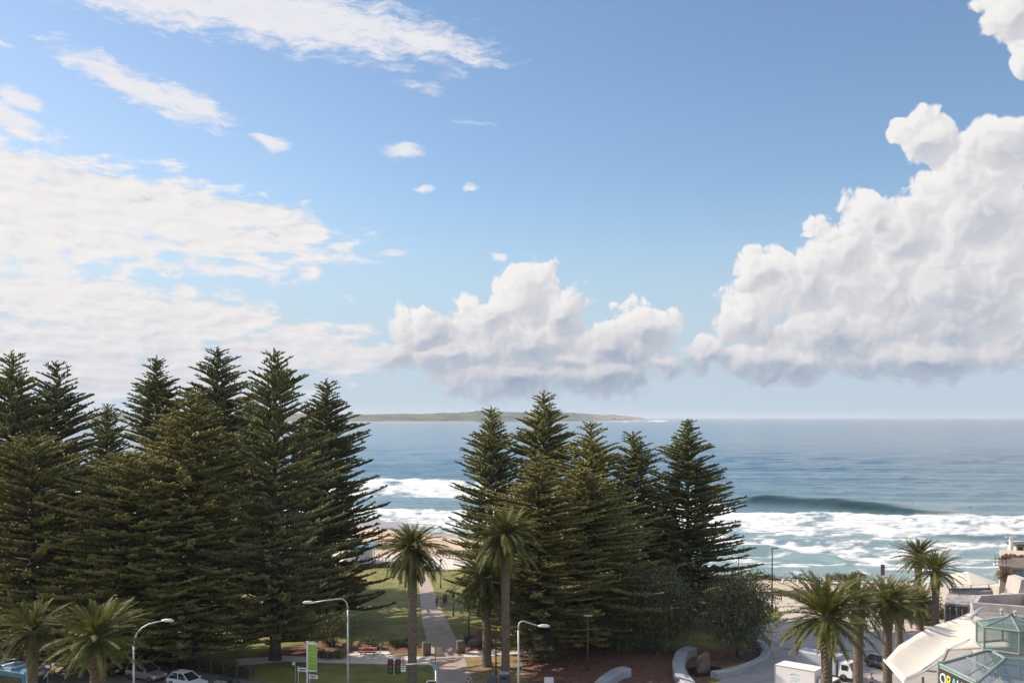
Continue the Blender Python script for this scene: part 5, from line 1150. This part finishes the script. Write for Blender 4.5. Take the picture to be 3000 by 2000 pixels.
strip('edge_cable', [(2594,1935),(2633,1892),(2690,1856),(2741,1831),(2790,1817),(2832,1799),(2877,1779)], .05, M_WHITE, e)
strip('seam', [(2700,1962),(2745,1930),(2790,1895),(2840,1872),(2894,1858)], .035, mat('seam_tape', (.50, .46, .42)), e, .02)
strip('ridge_bar', [(2757,1944),(2765,1930),(2776,1905)], .16, mat('ridge_cover', (.38, .32, .28)), e, .1)
strip('strut', [(2590,1932),(2650,2000)], .09, M_WHITE, e, .0); strip('strut', [(2594,1935),(2612,1915),(2628,1895)], .10, M_STL2, e, -.1)
for u, v in ((2661, 2010), (2710, 1968)):
    q = canopy_pt(u, v) - o0; mb = MB(); mb.tube([(q.x, q.y + .4, 0), (q.x, q.y + .4, q.z - .5)], .11, 8); mb.build('support_post', M_STL, e)
mb = MB(); q = canopy_pt(2700, 1985) - o0; q2 = canopy_pt(2760, 1960) - o0; mb.add([(q.x, q.y + 1.5, 0), (q2.x + 1, q2.y, 0), (q2.x + 1, q2.y, 5.8), (q.x, q.y + 1.5, 5.6)], [(0, 1, 2, 3)])
o = mb.build('rear_wall', mat('cream_render', (.50, .43, .33)), e); o.modifiers.new('t', 'SOLIDIFY').thickness = .15

# glass pavilion with lantern
M_GL = glass('green_glass', (.12, .19, .17), .04, .50); M_GLB = glass('blue_glass', (.05, .09, .13), .04, .8)
P = {}
def pv(u, v, y): return AT(u, v, y)
base = pv(2752, 1945, 78); e = empty('glass_pavilion', (base.x, base.y, 0), 0, label='green steel glass pavilion with lantern roof and a dark sign board reading OPAH', cat='pavilion'); b0 = Vector(e.location)
rz = 8.55
a1 = pv(2753, 1944, 78); zr = a1.z; k = lambda u, v: (lambda y: pv(u, v, y))((HC - zr) * F / (v - V0))
A, B, Cc, D, E_ = k(2753, 1944), k(2900, 1903), k(2945, 1928), k(2864, 1997), k(3080, 1935)
A2 = k(2775, 1918)
def frame(pts, r, m=M_STL, nm='frame_bar', par=None): mb = MB(); mb.tube([p - b0 for p in pts], r, 6); return mb.build(nm, m, par or e)
mb = MB(); mb.add([p - b0 for p in (A, D, Cc, B)], [(0, 1, 2, 3)]); mb.build('roof_glazing', M_GLB, e)
mb = MB(); mb.add([p - b0 for p in (D, k(3000, 2070), E_, Cc)], [(0, 1, 2, 3)]); mb.build('roof_glazing', M_GLB, e)
for pts in ((A, D), (A, B), (B, Cc), (Cc, D), (Cc, E_)): frame(pts, .13)
frame([(A + B) / 2, (D + Cc) / 2], .06); frame([A * .3 + D * .7, B * .3 + Cc * .7], .05)
# lattice truss under the lantern
d = (D - Cc); nrm = Vector((0, 0, -.9)); frame([Cc + nrm, D + nrm], .06)
for i in range(9):
    t0, t1 = i / 9, (i + .5) / 9; frame([Cc + d * t0, Cc + d * t1 + nrm], .035); frame([Cc + d * t1 + nrm, Cc + d * (i + 1) / 9], .035)
for i, t in enumerate((.15, .4, .65, .9)): p = Cc + d * t + Vector((.3, .3, -.6)); mb = MB(); mb.ball(p.x - b0.x, p.y - b0.y, p.z, .16); mb.build('globe_light', M_SIGNW, e)
# inside: floor and pale wall seen through the glass
mb = MB(); q = [p - b0 for p in (A, D, Cc, B)]; mb.add([(v.x, v.y, 4.2) for v in q], [(0, 1, 2, 3)]); mb.build('floor', mat('interior_floor', (.20, .19, .15), (.32, .29, .20), .5, .7), e)
mb = MB(); mb.add([Vector((v.x, v.y, z)) for v, z in ((B - b0, 4.2), (B - b0, zr - .1), (Cc - b0, zr - .1), (Cc - b0, 4.2))], [(0, 1, 2, 3)]); o = mb.build('inner_wall', mat('cream_render', (.50, .43, .33)), e); o.modifiers.new('t', 'SOLIDIFY').thickness = .12
# sign board face
dn = Vector((0, 0, 1)); d = (D - A); L = Vector((d.x, d.y, 0)).length; an = math.atan2(d.y, d.x)
mb = MB(); mb.add([A - b0 + Vector((0, 0, z)) for z in (-.28,)] + [D - b0 + Vector((0, 0, -.28)), D - b0 + Vector((0, 0, -2.0)), A - b0 + Vector((0, 0, -2.0))], [(0, 1, 2, 3)])
sb = mb.build('sign_board', mat('board_charcoal', (.035, .03, .028), None, 3, .6), e); sb.modifiers.new('t', 'SOLIDIFY').thickness = .12
frame([A + Vector((0, 0, -.22)) , D + Vector((0, 0, -.22))], .10); frame([A + Vector((0, 0, -zr + .1)), A + Vector((0, 0, .2))], .20, nm='corner_post'); frame([D + Vector((0, 0, -zr + .1)), D + Vector((0, 0, .1))], .16, nm='corner_post')
mb = MB(); mb.add([A - b0 + Vector((0, .1, z)) for z in (-2.0,)] + [D - b0 + Vector((0, .1, -2.0)), D - b0 + Vector((0, .1, -8.3)), A - b0 + Vector((0, .1, -8.3))], [(0, 1, 2, 3)]); o = mb.build('wall', mat('cream_render', (.50, .43, .33)), e); o.modifiers.new('t', 'SOLIDIFY').thickness = .2
u = Vector((math.cos(an), math.sin(an), 0)); nn = Vector((u.y, -u.x, 0))
LC = [mat('sign_letter_white', (.8, .8, .72), None, 3, .4), mat('sign_letter_yellow', (.75, .65, .12), None, 3, .4), mat('sign_letter_blue', (.25, .55, .75), None, 3, .4), mat('sign_letter_white', (.8, .8, .72))]
for i, ch in enumerate('OPAH'):
    ps = A - b0 + u * (.85 + .80 * i) + d.normalized() * 0 + Vector((0, 0, -.98)) + nn * .17; ps.z += (D.z - A.z) * i / 4
    text('sign_letter', ch, 1.22, LC[i], sb, ps, (R(90), 0, an), .04)
# lantern
yl = 84.0; cx = AT(2992, 1900, yl); zb, ze, za = zr + .1, zr + 1.95, AT(2984, 1797, yl).z
lan = empty('lantern', (0, 0, 0)); lan.parent = e; rad = 2.75; c_ = Vector((AT(2990, 1900, 81.7).x, 81.7 + 1.6, 0))
pts = [c_ + Vector((rad * math.cos(a), rad * .95 * math.sin(a), 0)) for a in (R(198) + i * R(60) for i in range(6))]
def li(nm, vs, fs, m): mb = MB(); mb.add([v - b0 for v in vs], fs); return mb.build(nm, m, lan)
zz = lambda p, z: Vector((p.x, p.y, z))
for i in range(6):
    p, q = pts[i], pts[(i + 1) % 6]; ap = zz(c_, za)
    li('wall_pane', [zz(p, zb), zz(q, zb), zz(q, ze), zz(p, ze)], [(0, 1, 2, 3)], M_GL); li('roof_pane', [zz(p, ze), zz(q, ze), ap], [(0, 1, 2)], M_GL)
    mb = MB(); mb.tube([zz(p, zb) - b0, zz(p, ze) - b0], .09, 6); mb.tube([zz(p, ze) - b0, ap - b0], .075, 6); mb.tube([zz(p, ze) - b0, zz(q, ze) - b0], .085, 6); mb.tube([zz(p, zb) - b0, zz(q, zb) - b0], .10, 6); mb.build('frame_bar', M_STL, lan)
mb = MB(); mb.ball(c_.x - b0.x, c_.y - b0.y, za + .05, .22, .22, .16); mb.build('finial', mat('rust_cap', (.22, .10, .07)), lan)

# flat-roofed blocks behind
M_REN = mat('pink_grey_render', (.46, .40, .37), (.38, .33, .30), .8, .9, detail=8, mottle=.25, stretch=(1, 1, .35)); M_RF = mat('flat_roof_grey', (.24, .22, .21), (.17, .155, .15), .9, .9, detail=8, mottle=.3)
def block(name, cor, z, h, label, cat, mw=M_REN, mr=M_RF, par=.7, th=.4, extra=None):
    """cor: photo corners of the roof rim; z: rim height"""
    P = [G(u, v, z) for u, v in cor]; c = sum(P, Vector()) / len(P); e = empty(name, (c.x, c.y, 0), 0, label=label, cat=cat)
    P = [Vector((p.x - c.x, p.y - c.y, 0)) for p in P]; n = len(P)
    def off(t):
        Q = []
        for i in range(n):
            a, b, cc = P[i - 1], P[i], P[(i + 1) % n]; d1, d2 = (b - a).normalized(), (cc - b).normalized(); m_ = (Vector((-d1.y, d1.x, 0)) + Vector((-d2.y, d2.x, 0))).normalized()
            s = 1 if sum((P[j].x * P[(j + 1) % n].y - P[(j + 1) % n].x * P[j].y) for j in range(n)) > 0 else -1
            Q.append(b + m_ * t * s)
        return Q
    I = off(th); V = [(p.x, p.y, h) for p in P] + [(p.x, p.y, z) for p in P] + [(p.x, p.y, z) for p in I] + [(p.x, p.y, z - par) for p in I]; Fc = []
    for k in range(3):
        for i in range(n): j = (i + 1) % n; Fc.append((k * n + i, k * n + j, (k + 1) * n + j, (k + 1) * n + i))
    link_mesh('wall', V, Fc, mw, e); link_mesh('roof', [(p.x, p.y, z - par + .004) for p in I], [tuple(range(n))], mr, e)
    return e
block('flat_roof_building', [(2842,1762),(3180,1786),(3180,1840),(2895,1822),(2846,1800)], 7.0, 0, 'long pinkish flat roofed wing directly behind the cream canopy', 'building', par=.25, th=.3)
block('flat_roof_building', [(2862,1742),(3010,1736),(3060,1782),(2850,1764)], 7.6, 0, 'flat roofed block with deep grey parapet well, right behind the long wing', 'building', par=1.4, th=.55)
# upturned concrete fin
c = AT(2978, 1760, 118); e = empty('roof_fin', (c.x, c.y, 0), 0, label='pale upturned concrete fin at the right edge above the parapets', cat='roof fin')
mb = MB(); k_ = 118 / F
pr = [(0, 0), (9, 38), (14, 62), (34, 66), (34, 40), (16, 36), (12, 0)]
V = [(a * k_, 0, c.z + b * k_) for a, b in pr]; n = len(V); V += [(x, 3.2, z) for x, y_, z in V]; mb.add(V, [tuple(range(n - 1, -1, -1)), tuple(range(n, 2 * n))] + [(i, (i + 1) % n, n + (i + 1) % n, n + i) for i in range(n)])
mb.build('fin', M_REN, e); mb = MB(); mb.box(.9, 1.6, (c.z + .1) / 2, .7, 3.0, c.z + .05); mb.build('base', M_REN, e); mb = MB(); mb.box(-.2, -1.6, c.z - .35, 3.6, 1.3, .5); mb.build('ledge', M_WHITE, e)
# low dark pavilion with tin roof and gate
def at_(u, v, z): return G(u, v, z)
r = [at_(2768,1768,4.4), at_(2842,1772,4.4), at_(2862,1742,5.0), at_(2775,1738,5.0)]; c = sum(r, Vector()) / 4
e = empty('tin_roof_pavilion', (c.x, c.y, 0), 0, label='low pavilion with mottled grey tin roof and dark glazed front behind the palms', cat='pavilion')
mb = MB(); V = [p - Vector((c.x, c.y, 0)) for p in r]; mb.add(V + [v - Vector((0, 0, .25)) for v in V], [(0, 1, 2, 3), (7, 6, 5, 4), (0, 4, 5, 1), (1, 5, 6, 2), (2, 6, 7, 3), (3, 7, 4, 0)]); mb.build('roof', mat('mottled_tin', (.20, .19, .19), (.42, .38, .36), 1.1, .6, detail=8), e)
a, b = V[0] + Vector((.3, .4, 0)), V[1] + Vector((-.2, .4, 0)); mb = MB(); mb.add([(a.x, a.y, 0), (b.x, b.y, 0), (b.x, b.y, 4.1), (a.x, a.y, 4.1)], [(0, 1, 2, 3)]); mb.build('glazed_front', M_GLASSD, e)
mb = MB(); mb.box((V[0].x + V[1].x) / 2, V[0].y, 3.75, (V[1] - V[0]).length, .12, .7); mb.build('fascia', mat('dark_fascia', (.09, .085, .08)), e)
for t in (0, .22, .45, .68, .95): q = V[0].lerp(V[1], t); mb = MB(); mb.box(q.x, q.y - .05, 2.0, .18, .18, 4.0); mb.build('column', mat('mid_grey', (.30, .29, .28)), e)
mb = MB(); q = at_(2780, 1765, 5.2)
for i in range(3): mb.box(q.x - c.x + (i - 1) * .38, q.y - c.y - .6, 4.2, .10, .08, 1.9)
for i in range(4): mb.box(q.x - c.x, q.y - c.y - .6, 3.4 + i * .55, .9, .06, .09)
mb.build('lattice_panel', M_BLACK, e)
for i, (u, v, h, w, lb) in enumerate(((2760, 1812, 1.8, 1.6, 'bushy plant at the foot of the low pavilion, behind the canopy'), (2725, 1800, 2.6, 1.6, 'tall leafy plant between the right palm trunk and the low pavilion'), (2715, 1830, 1.6, 1.3, 'small shrub behind the short palm'), (2665, 1812, 2.2, 1.5, 'dark shrub left of the short palm trunk'))):
    leafy('garden_shrub', on(u, v), h, w, 1.2, h * .5, 1100, M_LEAF, lb, 'shrub', 'shrubs by the pavilion', 120 + i, .15, .05, .1, 26, .3)
railing(on(2640, 1800), on(2700, 1790), 1.1, 8, M_GALV, 'pale metal railing at the edge of the plaza behind the palms', 3)
block('low_roof_terrace', [(2780,1722),(2905,1720),(2910,1736),(2790,1738)], 3.6, 0, 'low grey terrace roof between the white sail and the parapets', 'building', M_RF, M_RF, .3, .3)
# white sail canopy further off
e = empty('sail_canopy', (AT(2845, 1700, 150).x, 150, 0), 0, label='white shallow sail canopy further off beside the tan building', cat='canopy'); kk = 150 / F; c = AT(2845, 1700, 150)
R0 = [(-68, 1704), (-60, 1697), (-40, 1684), (0, 1683), (45, 1694), (62, 1702), (58, 1708), (30, 1712), (-30, 1714), (-62, 1710)]
V = [(a * kk, (1700 - v) * .25, HC - (v - V0) * (150 + (1700 - v) * .25) / F) for a, v in R0]; V.append((-5 * kk, 0.5, HC - (1688 - V0) * kk + .6)); Fc = [(i, (i + 1) % 10, 10) for i in range(10)]
o = link_mesh('fabric', V, Fc, M_FAB, e); o.modifiers.new('t', 'SOLIDIFY').thickness = .08
for a in (-55, 0, 52): mb = MB(); mb.tube([(a * kk, 0, 0), (a * kk, 0, HC - (1706 - V0) * kk)], .09, 6); mb.build('post', M_GALV, e)
# tan two storey building at the right edge
y0 = 150; kk = y0 / F; q0 = AT(2932, 1700, y0); e = empty('tan_building', (q0.x, y0, 0), R(-26), label='tan building with green glazed windows and a brown planted parapet at the right edge', cat='building')
zw = lambda v: HC - (v - V0) * kk
M_TANR = mat('tan_render', (.50, .41, .33), (.45, .37, .30), .6, .9)
Wd = 12; mb = MB(); mb.box(Wd / 2 + .6, 4, (zw(1660)) / 2, Wd, 8, zw(1660)); wl = mb.build('wall', M_TANR, e)
mb = MB(); mb.box(Wd / 2 + .25, 3.6, (zw(1657) + zw(1628)) / 2, Wd + .9, 9.2, zw(1628) - zw(1657)); mb.build('upper_storey', M_TANR, e)
mb = MB(); rg = random.Random(4)
for i in range(60): mb.ball(.3 + i * .21, -.7 + rg.uniform(-.2, .2), zw(1627) + rg.uniform(-.1, .15), .35, .3, rg.uniform(.25, .45), 6, 4)
mb.build('parapet_planting', mat('brown_planting', (.15, .085, .05), (.09, .06, .035), 1.5, .95), e)
for i in range(4):
    x = 2.7 + i * 2.2; f = MB(); zc = (zw(1666) + zw(1708)) / 2; hh = zw(1666) - zw(1708); f.box(x, -.04, zc, 2.0, .10, hh); wf = f.build('window_frame', mat('dark_green_frame', (.03, .06, .05)), e)
    for jx in (-.47, .47):
        for jz in (-.26, .26): m2 = MB(); m2.box(x + jx, -.10, zc + jz * hh, .84, .03, hh * .46); m2.build('pane', mat('aqua_glass', (.13, .34, .29), (.08, .22, .20), .6, .1), wf)
mb = MB(); mb.box(3.2, -.13, zw(1688), .9, .02, .55); mb.build('blue_poster', mat('poster_blue', (.06, .12, .40)), e)
leafy('climbing_plant', (AT(2948, 1700, 148).x, 148.4, zw(1705)), 2.6, 1.0, .6, 1.1, 900, mat('reddish_leaf', (.16, .09, .05)), 'brown green climbing plant against the tan wall, left of the windows', 'plant', None, 140, .14, .05, .1, 20, .3)
block('planter_tub', [(2966,1705),(3000,1702),(3010,1716),(2968,1722)], 4.2, 0, 'pale planter box with brown soil in front of the tan building', 'planter', M_CONC, mat('soil', (.26, .12, .06)), .25, .25)
mb = MB(); mb.tube([(0, 0, 0), (0, 0, AT(0, 1572, 158).z)], [.34, .30], 12); mb.tube([(-.9, 0, AT(0, 1572, 158).z), (.9, 0, AT(0, 1572, 158).z)], .12, 6); tag(mb.build('white_column', M_WHITE, loc=(AT(2962, 1600, 158).x, 158, 0), smooth=False), 'white round column with a short cross beam standing before the sea', 'column')
e = empty('beach_hut', (AT(3002, 1600, 160).x, 160, 0), 0, label='small pale hut with two dark windows at the right edge above the tan building', cat='hut'); kk = 160 / F
zt, zm = HC - (1598 - V0) * kk, HC - (1622 - V0) * kk; mb = MB(); mb.box(.6, 2, zt / 2, 3.4, 3, zt); mb.build('wall', M_TANR, e); mb = MB(); mb.box(.6, 1.8, zt + .1, 4.0, 3.8, .2); mb.build('roof', mat('dark_fascia', (.09, .085, .08)), e)
for x in (-.45, .55): mb = MB(); mb.box(x, .48, (zt + zm) / 2, .7, .06, .8); mb.build('window', M_GLASSD, e)
e = empty('glass_balustrade', (AT(2922, 1650, 149).x, 149, 0), R(-18), label='balcony rail with dark uprights left of the tan upper storey', cat='balustrade'); kk = 149 / F; zt = HC - (1655 - V0) * kk
mb = MB(); mb.box(.6, .8, zt, 2.0, 1.8, .18); mb.build('floor', M_CONC, e); mb = MB(); mb.box(.9, .9, zt / 2, 1.0, 1.0, zt - .2); mb.build('pier', M_TANR, e)
for x in (-.3, .2, .7, 1.2): mb = MB(); mb.box(x, 0, zt + .8, .07, .07, 1.6); mb.build('upright', M_BLACK, e)
mb = MB(); mb.box(.45, 0, zt + 1.0, 1.6, .04, .1); mb.build('rail', M_BLACK, e)

# rooftop plant
for i, (u, v, z, lb) in enumerate(((2935, 1800, 6.8, 'small grey roof vent on the long wing behind the canopy, left one'), (2975, 1806, 6.8, 'small grey roof vent on the long wing behind the canopy, right one'), (2950, 1756, 6.3, 'boxy rooftop air unit down in the parapet well'))):
    p = G(u, v, z); e = empty('roof_vent' if i < 2 else 'air_unit', p, R(15 * i), label=lb, cat='roof vent' if i < 2 else 'air unit')
    if i < 2: mb = MB(); mb.tube([(0, 0, 0), (0, 0, .5)], .14, 10); mb.build('pipe', M_GALV, e); mb = MB(); mb.tube([(0, 0, .5), (0, 0, .62), (0, 0, .7)], [.24, .22, .05], 10); mb.build('cowl', M_GALV, e)
    else: mb = MB(); mb.rbox(0, 0, .4, 1.3, .8, .8, .04); mb.build('housing', M_GALV, e); mb = MB(); mb.wheel(0, -.41, .4, .28, .04); mb.build('fan_grille', M_BLACK, e)
sc.cycles.max_bounces = 6; sc.cycles.diffuse_bounces = 4; sc.cycles.glossy_bounces = 2; sc.cycles.transmission_bounces = 3
sc.cycles.transparent_max_bounces = 6; sc.cycles.use_denoising = True; sc.cycles.sample_clamp_indirect = 6
sc.cycles.denoising_prefilter = 'ACCURATE'
